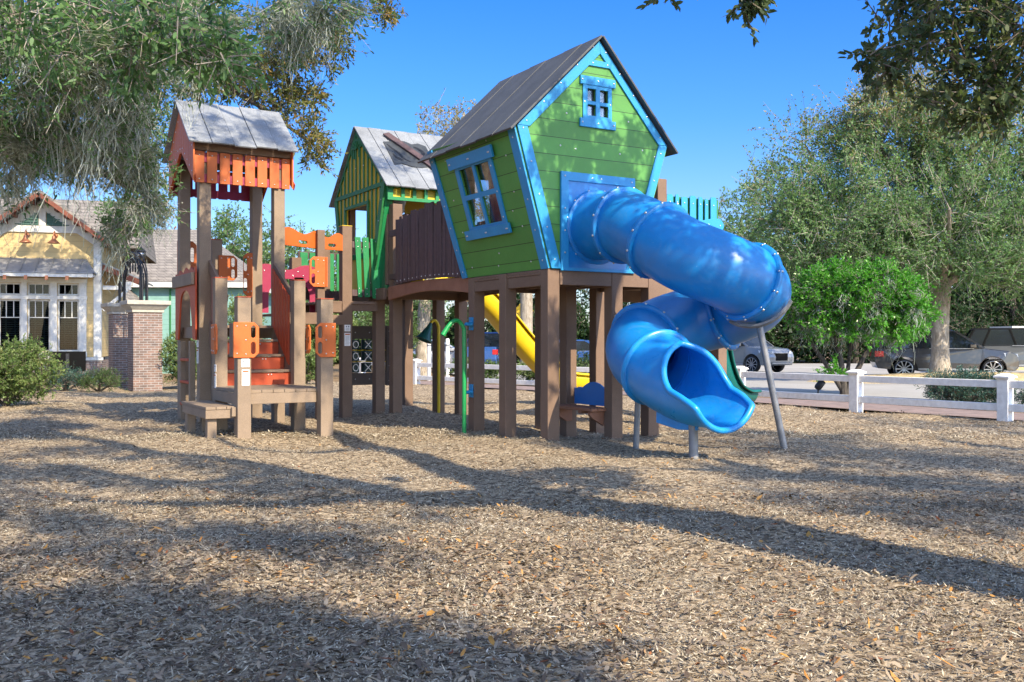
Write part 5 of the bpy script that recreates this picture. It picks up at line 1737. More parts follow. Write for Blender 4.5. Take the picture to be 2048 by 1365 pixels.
# ================================================================== BRICK PILLARS AND ARCH
def pillar(x, y, label):
    P_ = Local('brick_pillar', label, 'pillar', (x, y, 0), R(32), 'brick gate pillars')
    mb = MB(); mb.box(-.40, .40, -.40, .40, -.1, 2.22)
    P_.part(mb, 'shaft', 'brick')
    mb = MB(); mb.box(-.44, .44, -.44, .44, 2.221, 2.30); mb.hexa([(-.45, -.45, 2.301), (.45, -.45, 2.301), (.45, .45, 2.301), (-.45, .45, 2.301), (-.57, -.57, 2.44), (.57, -.57, 2.44), (.57, .57, 2.44), (-.57, .57, 2.44)])
    mb.box(-.60, .60, -.60, .60, 2.441, 2.56)
    P_.part(mb, 'cap_stone', 'stone_cap', .012)
pillar(-10.67, 28.35, 'brown brick gate pillar with pale stone cap, the nearer one beside the green bush')
pillar(-12.02, 30.25, 'brown brick gate pillar with pale stone cap, the one half hidden behind the other')
A1, A2 = Vector((-12.12, 30.25, 2.56)), Vector((-10.67, 28.35, 2.56))
AR = thing('iron_arch', 'black iron arch of twin bars and rings between the brick pillars', 'gate arch', (A1 + A2) / 2)
mid_ = (A1 + A2) / 2; du = (A2 - A1); ln_ = du.length; du.normalize(); dn = Vector((-du.y, du.x, 0))
for s, hw, hh in ((-.07, ln_ / 2, 1.50), (.07, ln_ / 2, 1.50), (-.07, ln_ / 2 - .14, 1.32), (.07, ln_ / 2 - .14, 1.32)):
    mb = MB(); pts = [Vector((0, 0, .01)) - du * hw + dn * s, Vector((0, 0, .45)) - du * hw + dn * s]
    pts += [du * (-hw * math.cos(t)) + dn * s + Vector((0, 0, .55 + (hh - .55) * math.sin(t))) for t in np.linspace(.1, math.pi - .1, 16)]
    pts += [du * hw + dn * s + Vector((0, 0, .45)), du * hw + dn * s + Vector((0, 0, .01))]
    mb.tube(pts, .024, 8)
    mb.build('bar', 'black_iron', AR)
mb = MB()
for k in range(13):
    t = math.pi * (k + .5) / 13
    c = du * (-(ln_ / 2 - .09) * math.cos(t)) + Vector((0, 0, .5 + .90 * math.sin(t) - .12))
    mb.tube([c + du * (.05 * math.cos(a)) + Vector((0, 0, .12 * math.sin(a))) for a in np.linspace(0, 2 * math.pi, 14)[:-1]], .017, 6, closed=True)
    if 3 < k < 9:
        c = c - Vector((0, 0, .24)); mb.tube([c + du * (.05 * math.cos(a)) + Vector((0, 0, .12 * math.sin(a))) for a in np.linspace(0, 2 * math.pi, 14)[:-1]], .017, 6, closed=True)
mb.build('ring_chain', 'black_iron', AR)
LP = Local('lamp_post', 'black lamp post with glass lantern rising behind the iron arch', 'street lamp', (-12.2, 32.0, 0), 0)
mb = MB(); mb.cyl((0, 0, -.1), (0, 0, 4.02), .05, .035); LP.part(mb, 'pole', 'black_iron')
mb = MB(); mb.lathe([(.04, 4.02), (.10, 4.05), (.17, 4.22), (.16, 4.32), (.10, 4.34)], n=10); LP.part(mb, 'lantern_glass', 'scuffed_glass')
mb = MB(); mb.lathe([(.19, 4.33), (.17, 4.37), (.06, 4.46), (.02, 4.56), (.001, 4.58)], n=10)
for k in range(5):
    t = 2 * math.pi * k / 5; mb.tube([(.10 * math.cos(t), .10 * math.sin(t), 4.05), (.175 * math.cos(t), .175 * math.sin(t), 4.22), (.17 * math.cos(t), .17 * math.sin(t), 4.33)], .012, 5)
LP.part(mb, 'lantern_cap', 'black_iron')
SG = Local('park_sign', 'black back of a low sign board on a post among the shrubs', 'sign', (-12.30, 27.0, 0), R(14))
mb = MB(); mb.box(-.46, .46, 0, .03, .56, 1.11); SG.part(mb, 'board', 'ink_black', .004)
mb = MB(); mb.box(-.045, .045, -.075, -.001, -.1, 1.05); SG.part(mb, 'pole', 'black_iron', .005)

# ================================================================== ROAD SIGN, BOLLARDS, LANDSCAPE LIGHT
RS = Local('road_sign', 'yellow diamond warning sign with lettered plate half behind a pale trunk', 'sign', (.52, 44.0, 0), 0)
mb = MB(); mb.plate([(0, 2.30), (.46, 2.77), (0, 3.24), (-.46, 2.77)], [], .02, (0, .0, 0), (1, 0, 0), (0, 0, 1)); RS.part(mb, 'diamond', 'sign_yellow')
mb = MB(); mb.box(-.26, .30, -.02, 0, 1.79, 2.21)
for q in ((-.06, -.02, 1.98, 2.16), (-.02, .06, 2.125, 2.16), (-.02, .04, 2.06, 2.09)): mb.box(q[0], q[1], -.026, -.021, q[2], q[3], 1)
mb.beam((-.08, -.024, 1.83), (-.02, -.024, 1.97), .006, .035, (1, 0, .4), 1); mb.beam((.05, -.024, 1.83), (-.01, -.024, 1.97), .006, .035, (1, 0, -.4), 1); mb.box(-.05, .02, -.026, -.021, 1.86, 1.89, 1)
RS.part(mb, 'lettered_plate', ['sign_yellow', 'ink_black'])
mb = MB(); mb.cyl((0, .05, -.1), (0, .05, 3.1), .04); RS.part(mb, 'pole', 'galv')
for x, lab in ((858, 'white marker post beyond the fence, below the teal horn'), (895, 'white marker post beyond the fence, beside the green talk tube hook')):
    X_ = (x - 1024) / 1950 * 37
    B_ = Local('marker_post', lab, 'post', (X_, 37.0, 0), 0, 'white marker posts')
    mb = MB(); mb.cyl((0, 0, -.1), (0, 0, 1.44), .075); mb.lathe([(.075, 1.44), (.06, 1.49), (.001, 1.5)], n=12); B_.part(mb, 'shaft', 'white_paint')
    mb = MB(); mb.lathe([(.078, 1.20), (.078, 1.27)], n=12); B_.part(mb, 'band', 'galv')
LL = Local('spot_light', 'small black tilted garden spotlight on the mulch by the fence', 'garden light', (8.35, 26.6, 0), 0)
mb = MB(); mb.cyl((0, 0, -.05), (0, 0, .14), .02); LL.part(mb, 'stake', 'black_iron')
mb = MB(); mb.lathe([(.001, 0), (.08, .0), (.10, .05), (.10, .26), (.085, .26), (.08, .2)], (-.02, .03, .10), 14, 0, (.5, -.5, .9)); LL.part(mb, 'head', 'black_iron')

# ================================================================== CARS
def paint(name, c, rough=0.25):
    m, nt, b = new_mat(name)
    b.inputs['Base Color'].default_value = (*c, 1)
    b.inputs['Metallic'].default_value = 0.25
    b.inputs['Roughness'].default_value = rough
    b.inputs['Coat Weight'].default_value = 0.6
    b.inputs['Coat Roughness'].default_value = 0.08
paint('paint_graphite', (0.085, 0.074, 0.066)); paint('paint_silver', (0.26, 0.27, 0.28)); paint('paint_grey', (0.12, 0.125, 0.13)); paint('paint_blue', (0.03, 0.09, 0.28)); paint('paint_white', (0.7, 0.7, 0.7))
plain('tyre', (0.02, 0.02, 0.02), 0.85); plain('alloy', (0.45, 0.45, 0.46), 0.3, 0.8); plain('head_lamp', (0.7, 0.72, 0.75), 0.1); plain('amber', (0.8, 0.25, 0.02), 0.2); plain('tail_red', (0.55, 0.02, 0.02), 0.2)
def car(name, label, x, y, rz, Lc, Wc, Hc, pm, cat='car', pickup=False):
    K = Local(name, label, cat, (x, y, -.03), R(rz), 'cars parked beyond the fence')
    r = .38; fx, rx = Lc / 2 - .92, -Lc / 2 + 1.02; belt = Hc * .60
    def archpts(cx_):
        return [(cx_ - .46 * math.cos(t), r + .46 * math.sin(t)) for t in np.linspace(.02, math.pi - .02, 14)]
    out_ = [(-Lc / 2 + .10, .40)] + [(rx - .46, .36)] + archpts(rx) + [(rx + .46, .30), (fx - .46, .30)] + archpts(fx) + [(fx + .46, .34), (Lc / 2 - .14, .33), (Lc / 2 - .02, .48), (Lc / 2, .70), (Lc / 2 - .08, .92), (Lc / 2 - .35, belt - .06), (Lc / 2 - 1.25, belt + .05), (-Lc / 2 + .12, belt + .06), (-Lc / 2 + .02, belt - .12), (-Lc / 2, .62)]
    mb = MB(); mb.plate(out_, [], Wc, (0, Wc / 2, 0), (1, 0, 0), (0, 0, 1))
    mb.v = [(p[0], p[1] * (1 - .10 * max(0, (abs(p[0]) - Lc / 2 + .7) / .7) ** 2) * (1 - .05 * max(0, (p[2] - .75) / .4)), p[2]) for p in mb.v]
    body = K.part(mb, 'body', pm, .05, seg=3)
    cx0 = -Lc / 2 + .10 if not pickup else -.55
    cx1 = Lc / 2 - 1.18
    tx0, tx1 = (cx0 + .42, cx1 - 1.0); hw0, hw1 = Wc / 2 - .06, Wc / 2 - .22
    lo = belt + .03; hi = Hc - .05
    mb = MB(); mb.hexa([(cx0, -hw0, lo), (cx1, -hw0, lo), (cx1, hw0, lo), (cx0, hw0, lo), (tx0, -hw1, hi), (tx1, -hw1, hi), (tx1, hw1, hi), (tx0, hw1, hi)])
    K.part(mb, 'window', 'window_glass', .03)
    mb = MB(); mb.hexa([(tx0 - .05, -hw1 - .015, hi - .02), (tx1 + .03, -hw1 - .015, hi - .02), (tx1 + .03, hw1 + .015, hi - .02), (tx0 - .05, hw1 + .015, hi - .02), (tx0 + .06, -hw1 + .08, Hc), (tx1 - .15, -hw1 + .08, Hc), (tx1 - .15, hw1 - .08, Hc), (tx0 + .06, hw1 - .08, Hc)])
    for s in (-1, 1):
        for b0, b1 in ((cx1, tx1), (cx0 + .02, tx0), ((cx0 + cx1) / 2 + .1, (tx0 + tx1) / 2 + .15), (cx0 + .75, tx0 + .62)):
            mb.beam((b0, s * hw0, lo), (b1, s * hw1, hi), .09, .03, (0, s, .3))
    K.part(mb, 'roof', 'ink_black' if pm == 'paint_grey' else pm, .015)
    mb = MB()
    for s in (-1, 1):
        mb.box(rx + .5, fx - .5, s * (Wc / 2 - .02), s * (Wc / 2 + .012), .33, .41)
        mb.box(-.6, .95, s * (hw0 + .004), s * (hw0 + .03), lo - .012, lo + .012)
    K.part(mb, 'side_trim', 'alloy', .004)
    for s in (-1, 1):
        for cx_ in (fx, rx):
            mb = MB(); mb.lathe([(r - .10, -.11), (r - .02, -.12), (r, -.08), (r, .08), (r - .02, .12), (r - .10, .11)], (cx_, s * (Wc / 2 - .12), r), 24, 0, (0, 1, 0))
            mb.lathe([(.001, 0), (r - .09, 0)], (cx_, s * (Wc / 2 - .06), r), 24, 1, (0, s, 0))
            w_ = K.part(mb, 'wheel', ['tyre', 'ink_black'])
            mb = MB()
            for k in range(10):
                t = 2 * math.pi * k / 10
                mb.beam((cx_, s * (Wc / 2 - .03), r), (cx_ + (r - .08) * math.cos(t), s * (Wc / 2 - .015), r + (r - .08) * math.sin(t)), .035, .03, (0, s, 0))
            mb.lathe([(r - .105, 0), (r - .07, .02), (r - .065, -.02)], (cx_, s * (Wc / 2 - .02), r), 24, 0, (0, s, 0))
            K.part(mb, 'rim', 'alloy', 0, w_)
        mb = MB(); mb.hexa([(Lc / 2 - .42, s * (Wc / 2 - .10), belt - .27), (Lc / 2 - .06, s * (Wc / 2 - .42), belt - .28), (Lc / 2 - .02, s * (Wc / 2 - .42), belt - .16), (Lc / 2 - .40, s * (Wc / 2 - .06), belt - .14),
                           (Lc / 2 - .50, s * (Wc / 2 - .02), belt - .26), (Lc / 2 - .0, s * (Wc / 2 - .30), belt - .28), (Lc / 2 - .02, s * (Wc / 2 - .30), belt - .16), (Lc / 2 - .55, s * (Wc / 2 - .025), belt - .13)])
        K.part(mb, 'headlight', 'head_lamp', .008)
        mb = MB(); mb.box(-Lc / 2 - .012, -Lc / 2 + .30, s * (Wc / 2 - .26), s * (Wc / 2 - .035), belt - .28, belt - .06)
        K.part(mb, 'tail_light', 'tail_red', .01)
        mb = MB(); mb.box(cx1 - .55, cx1 - .33, s * (Wc / 2 - .06), s * (Wc / 2 + .17), belt + .05, belt + .20)
        K.part(mb, 'mirror', pm, .03)
    mb = MB(); mb.box(Lc / 2 - .06, Lc / 2 + .012, -.42, .42, .55, .88)
    mb.box(Lc / 2 - .05, Lc / 2 + .018, -.46, .46, .875, .905, 1); mb.box(Lc / 2 - .05, Lc / 2 + .018, -.7, .7, .40, .46, 1)
    K.part(mb, 'grille', ['ink_black', 'alloy'], .005)
    return K
car('sport_utility_car', 'dark graphite family SUV parked behind the pale street tree trunk', 16.4, 37.2, -14, 5.0, 1.95, 1.86, 'paint_graphite', 'car')
car('sport_utility_car', 'tall grey boxy SUV with dark roof, behind the graphite one', 22.6, 43.0, -20, 5.2, 2.0, 2.0, 'paint_grey', 'car')
car('pickup_truck', 'silver pickup truck glimpsed between the blue tube and the round shrub', 10.4, 46.0, -52, 5.6, 2.0, 1.9, 'paint_silver', 'truck', True)
car('parked_car', 'white and blue car glimpsed beyond the scalloped bench', 3.6, 49.0, -8, 4.6, 1.8, 1.5, 'paint_blue', 'car')
car('pickup_truck', 'blue pickup truck seen end on between two playhouse posts', -1.2, 46.0, 82, 5.4, 1.95, 1.85, 'paint_blue', 'truck', True)
car('parked_car', 'pale car glimpsed behind the white marker posts', -3.6, 47.0, 5, 4.6, 1.8, 1.5, 'paint_white', 'car')
GH = Local('gate_house', 'small beige flat-roofed hut behind the boxy grey SUV', 'hut', (25.6, 48.0, 0), 0)
mb = MB(); mb.box(-.9, 1.6, 0, 2, -.1, 2.0); GH.part(mb, 'wall', 'siding_yellow')
mb = MB(); mb.box(-1.05, 1.8, -.15, 2.1, 2.0, 2.13); GH.part(mb, 'roof', 'cream_trim')
mb = MB(); mb.box(-.4, .5, -.012, -.002, .9, 1.6); GH.part(mb, 'window', 'window_glass')

# ================================================================== TREES IN THE PICTURE
def blob(x, y, d, rx, ry, rz, n, *k):
    p = pxy(x, y, d); return (p[0], p[1], p[2], rx, ry, rz, n, *k)
def aim(px_, py_, z, zt=0.0, dt=None):
    """where, at height z, something must hang for its shade to fall on the spot seen at (px,py) at height zt"""
    d = 2730 * (1.4 - zt) / 1.4 / (py_ - 682) if dt is None else dt
    x_, y_ = (px_ - 1024) / 1950 * d, d
    k = (z - zt) / TAN_EL
    return (x_ + SUN_AZ[0] * k, y_ + SUN_AZ[1] * k, z)
def shade(px_, py_, z, rx, ry, rz, n, zt=0.0, dt=None, *k):
    return (*aim(px_, py_, z, zt, dt), rx, ry, rz, n, *k)

# oak standing just right of the camera: its forked trunk throws the long shadow, one bough hangs into the picture
F_ = (4.28, 3.45, 5.4)
make_tree('live_oak', 'live oak standing out of sight to the right whose forked trunk throws the long shadow', [
    [(4.50, 3.60, -.1, .58), (4.44, 3.62, 1.0, .50), (4.38, 3.58, 3.0, .44), (*F_, .38)],
    [(*F_, .31), (*aim(900, 930, 6.3), .26), (*aim(760, 890, 7.2), .21), (*aim(640, 862, 8.2), .15), (*aim(585, 850, 9.2), .09)],
    [(*F_, .30), (*aim(820, 990, 5.8), .23), (*aim(600, 945, 6.3), .18), (*aim(330, 905, 6.9), .14), (*aim(40, 850, 7.6), .09)],
    [(*aim(820, 990, 5.8), .16), (*aim(560, 1010, 6.6), .11), (*aim(330, 1010, 7.2), .08), (*aim(60, 985, 7.6), .05)],
    [(*aim(600, 945, 6.3), .13), (*aim(350, 960, 6.8), .10), (*aim(90, 925, 7.4), .06)],
    [(*aim(760, 890, 7.2), .12), (*aim(560, 905, 7.4), .09), (*aim(420, 880, 7.9), .05)],
], [
    shade(830, 300, 10, .6, .5, .4, 8, 5.0, 18.5), shade(760, 330, 9.9, .4, .4, .3, 4, 4.8, 18.3),
    *[shade(px_, py_, 6.0 + (700 - px_) * .0024, .36, .24, .2, 8) for px_, py_ in ((700, 978), (600, 962), (500, 943), (400, 925), (300, 910), (200, 893), (100, 872), (0, 855))],
    *[shade(px_, py_, 6.2 + (640 - px_) * .002, .36, .24, .2, 8) for px_, py_ in ((640, 990), (540, 985), (430, 975), (320, 965), (210, 955), (100, 940), (0, 930))],
    *[shade(px_, py_, 7.0, .34, .18, .2, 6) for px_, py_ in ((40, 1030), (150, 1036), (260, 1046), (370, 1056), (480, 1068), (590, 1085), (700, 1108))],
    shade(150, 905, 7.7, 1.0, .6, .4, 15), shade(100, 1090, 7.2, .9, .6, .4, 18), shade(420, 1070, 7.0, .9, .5, .4, 9), shade(650, 1060, 6.8, .9, .4, .3, 8), shade(50, 990, 7.4, .8, .5, .4, 12), shade(850, 1020, 6.4, .5, .3, .2, 4), shade(300, 860, 8.0, .9, .7, .4, 9)],
    (.062, .027), 'bark_dark', 'leaf_bough', 'twig_brown', cs=.42, tw=9, lv=14, hexa=True, seed=5, up=0, droop=.1, br_r=.35)
# oak further right: crown over the right half, one bough hangs into the picture
make_tree('live_oak', 'live oak whose dark leafy bough hangs into the top right corner', [
    [(12.6, .4, -.1, .5), (12.5, .5, 2.5, .38), (12.2, .8, 5.2, .32)],
    [(12.2, .8, 5.2, .22), (10.4, 1.4, 7.4, .15), (8.4, 3.2, 8.6, .10), (7.2, 5.6, 9.2, .06)],
    [(12.2, .8, 5.2, .20), (9.6, 3.4, 5.6, .12), (7.2, 5.2, 5.0, .07), (5.0, 6.1, 4.3, .035), (3.5, 6.45, 3.75, .014)],
    [(5.0, 6.1, 4.3, .03), (3.2, 6.25, 4.2, .02), (1.7, 6.3, 3.86, .012), (1.05, 6.3, 3.70, .007)],
    [(12.2, .8, 5.2, .20), (13.2, 2.4, 7.6, .13), (13.4, 4.4, 9.4, .07)],
    [(12.2, .8, 5.2, .20), (11.4, -1.2, 7.4, .13), (10.6, -2.4, 9.0, .07)],
    [(7.2, 5.6, 9.2, .06), (6.4, 8.2, 9.8, .045), (4.6, 11.0, 10.1, .03), (2.6, 13.2, 10.1, .015)],
], [blob(1965, 20, 6.6, .50, .6, .16, 11, .60), blob(1800, 5, 6.6, .34, .4, .06, 5, .5), blob(1850, 100, 6.4, .28, .4, .20, 7, .5), blob(1990, 150, 6.4, .30, .4, .22, 8, .52), blob(1515, -12, 6.3, .16, .2, .05, 3, .36), blob(2090, 60, 6.3, .5, .5, .5, 18, .7),
    blob(1345, -14, 6.3, .05, .1, .03, 1, .34), blob(1935, 225, 6.2, .12, .2, .08, 3, .45), blob(1760, 120, 6.1, .10, .2, .06, 2, .36),
    shade(1680, 900, 9.0, 2.0, 1.6, .8, 110), shade(1960, 1010, 9.2, 1.7, 1.5, .9, 130), shade(1500, 865, 9.0, 1.5, 1.0, .7, 50), shade(1850, 930, 8.4, 1.6, 1.4, .8, 90), shade(1500, 940, 8.2, .9, .4, .4, 26), shade(1950, 850, 9.2, 2.0, 1.6, .8, 60), shade(2250, 930, 9, 2, 2, 1, 30),
    shade(1085, 300, 7.4, .17, .17, .20, 9, 4.0, 13.30, .46), shade(1120, 290, 7.5, .17, .17, .20, 10, 4.1, 13.40, .46), shade(1150, 340, 7.2, .17, .17, .20, 10, 3.8, 13.50, .46), shade(1190, 330, 7.3, .17, .17, .20, 10, 3.9, 13.70, .46), shade(1100, 370, 6.9, .17, .17, .20, 9, 3.5, 13.30, .46), shade(1225, 330, 7.3, .17, .17, .20, 8, 3.9, 13.80, .46), shade(1160, 270, 7.6, .17, .17, .20, 8, 4.2, 13.50, .46), shade(1105, 450, 6.3, .17, .17, .20, 9, 2.9, 13.30, .46), shade(1240, 380, 6.9, .17, .17, .20, 8, 3.5, 13.90, .46), shade(1060, 330, 7.0, .17, .17, .20, 6, 3.6, 13.25, .46), shade(1180, 200, 8.1, .17, .17, .20, 6, 4.7, 13.60, .46), shade(1275, 300, 7.5, .17, .17, .20, 6, 4.1, 14.00, .46), shade(1140, 400, 6.8, .17, .17, .20, 8, 3.4, 13.50, .46), shade(1205, 400, 6.8, .17, .17, .20, 7, 3.4, 13.70, .46), shade(1250, 260, 7.8, .17, .17, .20, 4, 4.4, 13.90, .46), shade(1090, 500, 6.0, .17, .17, .20, 6, 2.6, 13.30, .46), shade(1120, 230, 7.9, .17, .17, .20, 4, 4.5, 13.40, .46),
    shade(1240, 430, 7.0, .35, .35, .4, 11, 3.1, 12.8, .5), shade(1330, 460, 6.9, .36, .36, .4, 10, 2.9, 12.0, .5), shade(1400, 530, 6.8, .3, .3, .4, 8, 2.5, 11.7, .5), shade(1480, 570, 6.8, .32, .32, .4, 9, 2.1, 11.6, .5), shade(1540, 640, 6.8, .3, .3, .4, 8, 1.8, 12, .5), shade(1290, 700, 7.8, .35, .35, .4, 8, 1.2, 11.6, .5), shade(1430, 650, 7.8, .3, .3, .3, 6, 1.8, 12, .5), shade(1420, 780, 7.6, .3, .3, .3, 5, .8, 11.2, .5),
    shade(1100, 700, 7.0, .4, .4, .4, 14, 1.3, 13.3, .55), shade(1240, 720, 7.0, .4, .4, .4, 12, 1.2, 13.7, .55), shade(1130, 800, 6.8, .4, .4, .4, 8, .7, 13.6, .55)],
    (.060, .026), 'bark_dark', 'leaf_bough', 'twig_brown', cs=.42, tw=9, lv=14, hexa=True, seed=25, up=0, droop=.1, br_r=.35)
# oak behind the camera shading the foreground
make_tree('live_oak', 'live oak standing behind the viewer that shades the foreground chips', [
    [(5.6, -6.8, -.1, .55), (5.5, -6.6, 2.5, .42), (5.2, -6.3, 5.0, .36)],
    [(5.2, -6.3, 5.0, .26), (4.4, -5.2, 6.3, .17), (3.4, -4.2, 7.2, .09)],
    [(5.2, -6.3, 5.0, .24), (6.6, -5.6, 6.8, .15), (7.4, -4.6, 8.0, .08)],
    [(5.2, -6.3, 5.0, .24), (3.6, -7.0, 6.6, .15), (2.2, -7.4, 7.6, .08)]],
    [shade(200, 1385, 7.0, 1.4, .9, .6, 120), shade(520, 1370, 6.8, .9, .6, .5, 62), shade(760, 1385, 6.6, .6, .45, .4, 34), shade(60, 1330, 7.2, 1.0, .8, .5, 55), shade(420, 1300, 6.9, .6, .3, .3, 20), shade(420, 1550, 7, 1.7, 1.3, .8, 110), shade(-200, 1300, 7.2, 1.6, 1.4, .8, 70)],
    (.09, .045), 'bark_oak', 'leaf_oak', 'twig_brown', cs=.5, tw=9, lv=14, seed=6)
# big oak on the left with moss
make_tree('mossy_oak', 'large live oak draped in grey moss hanging over the upper left', [
    [(-11.5, 12.5, -.1, .55), (-11.2, 12.5, 2.5, .42), (-10.6, 12.3, 4.4, .36)],
    [(-10.6, 12.3, 4.4, .28), (-8.2, 11.8, 5.2, .18), (-6.2, 11.5, 5.3, .10), (-4.8, 11.5, 5.0, .04)],
    [(-10.6, 12.3, 4.4, .26), (-8.5, 9.5, 5.2, .16), (-5.0, 7.6, 4.9, .06), (-3.2, 6.9, 4.15, .022), (-2.3, 6.7, 3.75, .007)],
    [(-10.6, 12.3, 4.4, .24), (-9.5, 13.5, 7.5, .16), (-6.0, 13.2, 9.0, .10), (-2.5, 12.6, 9.7, .06), (-.8, 12.0, 9.9, .04)],
    [(-8.2, 11.8, 5.2, .14), (-6.6, 12.6, 4.3, .08), (-5.0, 12.8, 3.4, .04)]],
    [blob(330, 70, 6.8, .62, .5, .20, 17, .62, .1), blob(420, 120, 6.8, .26, .3, .12, 5, .55, 0), blob(120, 40, 7.2, .7, .6, .25, 16, .7, .3),
     blob(110, 150, 10.5, 1.05, 1.2, .75, 46, .85), blob(60, 40, 9.8, 1.4, 1.3, .7, 44), blob(250, 90, 11.5, 1.15, 1.2, .62, 50, .9), blob(150, 270, 12, .85, 1.0, .55, 26, .8, 1.5), blob(440, 50, 13.5, 1.5, 1.2, .42, 40, .85),
     blob(285, 360, 12.8, .26, .6, .62, 15, .7), blob(250, 250, 12.2, .4, .6, .4, 12, .75, 2.0), blob(40, 290, 11, .6, .7, .4, 14, .8, 1.5), blob(600, 20, 13, .9, 1, .30, 18, .8), blob(235, 440, 13.2, .18, .5, .25, 4, .7),
     blob(-150, 200, 11, 1.5, 1.5, 1.5, 40), shade(480, 250, 10, .8, .7, .4, 12, 5.0, 16.6), shade(420, 330, 9.8, .5, .5, .3, 5, 4.3, 16.0), shade(500, 640, 9, .9, .7, .4, 26, 1.5, 15.5), shade(560, 520, 9.4, .7, .6, .4, 18, 2.4, 16.5), shade(400, 520, 9.4, .6, .5, .4, 14, 2.6, 16.3), shade(620, 760, 8.6, .6, .5, .4, 12, .8, 14.8)],
    (.072, .027), 'bark_dark', 'leaf_oak', 'twig_grey', cs=.48, tw=9, lv=10, seed=8, droop=.15, up=.1, moss=(.55, 70, .66), hexa=True)
make_tree('mossy_oak', 'oak branch ends with yellowing leaves reaching over the lookout tower', [
    [(-14.5, 19.5, -.1, .45), (-14.2, 19.5, 3, .33), (-13.0, 19.3, 5.5, .26)],
    [(-13.0, 19.3, 5.5, .2), (-10.0, 19.0, 7.2, .13), (-7.0, 18.8, 7.0, .08), (-5.0, 18.7, 6.0, .05), (-4.0, 18.8, 5.3, .025)],
    [(-10.0, 19.0, 7.2, .11), (-7.0, 18.8, 8.3, .07), (-4.2, 18.6, 8.2, .03), (-2.9, 18.5, 7.7, .015)]],
    [blob(560, 170, 18.8, .75, .8, .65, 34, .9), blob(615, 280, 18.7, .34, .5, .42, 13, .75), blob(610, 80, 18.6, .7, .7, .6, 24, .9), blob(770, 10, 18.5, .35, .4, .14, 6, .6), blob(670, 70, 18.5, .30, .5, .5, 9, .7), blob(440, 150, 19, 1.0, .8, .6, 34, .9), blob(640, 200, 18.6, .14, .3, .1, 3, .6)],
    (.10, .034), 'bark_dark', 'leaf_oak_tan', 'twig_brown', cs=.46, tw=9, lv=12, seed=9, droop=.2, up=0, moss=(.06, 24, .5))
make_tree('mossy_oak', 'finer grey-green oak crown with moss in front of the clubhouse roof', [
    [(-16.5, 27.0, -.1, .4), (-16.3, 27, 3.0, .3), (-15.5, 27, 6.0, .22)],
    [(-15.5, 27, 6.0, .16), (-13.0, 26.8, 7.6, .10), (-11.2, 26.6, 7.6, .06), (-9.8, 26.6, 6.6, .03)],
    [(-15.5, 27, 6.0, .15), (-13.6, 26.6, 9.2, .08), (-10.6, 26.4, 10.0, .04)],
    [(-11.2, 26.6, 7.6, .06), (-10.6, 26.6, 6.0, .04), (-10.3, 26.6, 4.8, .02)]],
    [blob(150, 150, 26.5, 2.2, 1.6, 1.3, 62), blob(290, 250, 26.6, .8, 1.2, 1.1, 30), blob(300, 390, 26.6, .35, .8, .8, 14, .8, 1.5), blob(40, 230, 26, 1.2, 1.2, 1.0, 26), blob(330, 80, 26.8, 1.6, 1.4, 1.0, 40), blob(250, 430, 26.5, .5, .6, .5, 9, .8, 1.5)],
    (.10, .042), 'bark_dark', 'leaf_oak', 'twig_grey', cs=.6, tw=10, lv=12, seed=19, droop=.2, up=0, moss=(.22, 40, .8))
# street oak on the straw mound
X0, Y0 = 15.06, 34.3
make_tree('street_tree', 'broad fine-twigged tree with pale trunk on the straw mound, right side', [
    [(X0, Y0, .18, .42), (X0, Y0, .9, .31), (X0 + .02, Y0, 2.2, .29), (X0 + .1, Y0, 3.6, .30)],
    [(X0 + .1, Y0, 3.4, .20), (X0 - 2.0, Y0 - .3, 4.6, .12), (X0 - 4.6, Y0 - .6, 5.3, .06), (X0 - 6.6, Y0 - .8, 5.6, .03)],
    [(X0 + .1, Y0, 3.5, .20), (X0 - 1.0, Y0, 6.0, .13), (X0 - 2.2, Y0, 8.4, .07), (X0 - 3, Y0, 10.0, .03)],
    [(X0 + .1, Y0, 3.5, .20), (X0 + 1.0, Y0 + .4, 6.2, .13), (X0 + 1.2, Y0, 9.0, .07), (X0 + 1.2, Y0, 10.4, .03)],
    [(X0 + .1, Y0, 3.4, .20), (X0 + 2.4, Y0 - .4, 4.8, .12), (X0 + 5.0, Y0, 6.0, .06), (X0 + 6.5, Y0, 6.6, .03)],
    [(X0 + .1, Y0, 3.4, .14), (X0 - .6, Y0 - 2, 4.8, .09), (X0 - 1.2, Y0 - 3.4, 5.6, .04)],
    [(X0 - 2.0, Y0 - .3, 4.6, .10), (X0 - 3.6, Y0 + .5, 6.6, .06), (X0 - 4.6, Y0 + .5, 8.4, .03)]],
    [(X0, Y0 - .5, 6.0, 6.0, 3.6, 2.6, 430), (X0 - 3.4, Y0 - .8, 4.7, 4.2, 2.6, 1.7, 210), (X0 + .5, Y0, 8.6, 4.6, 3.0, 2.0, 190), (X0 - 5.0, Y0 - .8, 6.0, 2.2, 1.8, 1.2, 50), (X0 - 2.2, Y0, 8.8, 2.2, 1.8, 1.6, 70), (X0 + 4.8, Y0 - .5, 5.2, 3.2, 2.6, 1.9, 150), (X0 + 1, Y0 - 1.6, 3.9, 5, 2, .8, 110),
     (X0 - 4.2, Y0, 8.4, 1.8, 1, 1.2, 16, 1.5), (X0 - 1.4, Y0, 10.3, 1.8, 1, .5, 12, 1.5), (X0 - 6.0, Y0, 7.0, 1.2, 1, .9, 9, 1.4)],
    (.105, .056), 'bark_pale', 'leaf_elm', 'twig_grey', cs=.72, tw=11, lv=15, seed=12, up=.45, radial=1.1, twig_r=.009, top=(7.0, 11.6, 'leaf_elm_top'))
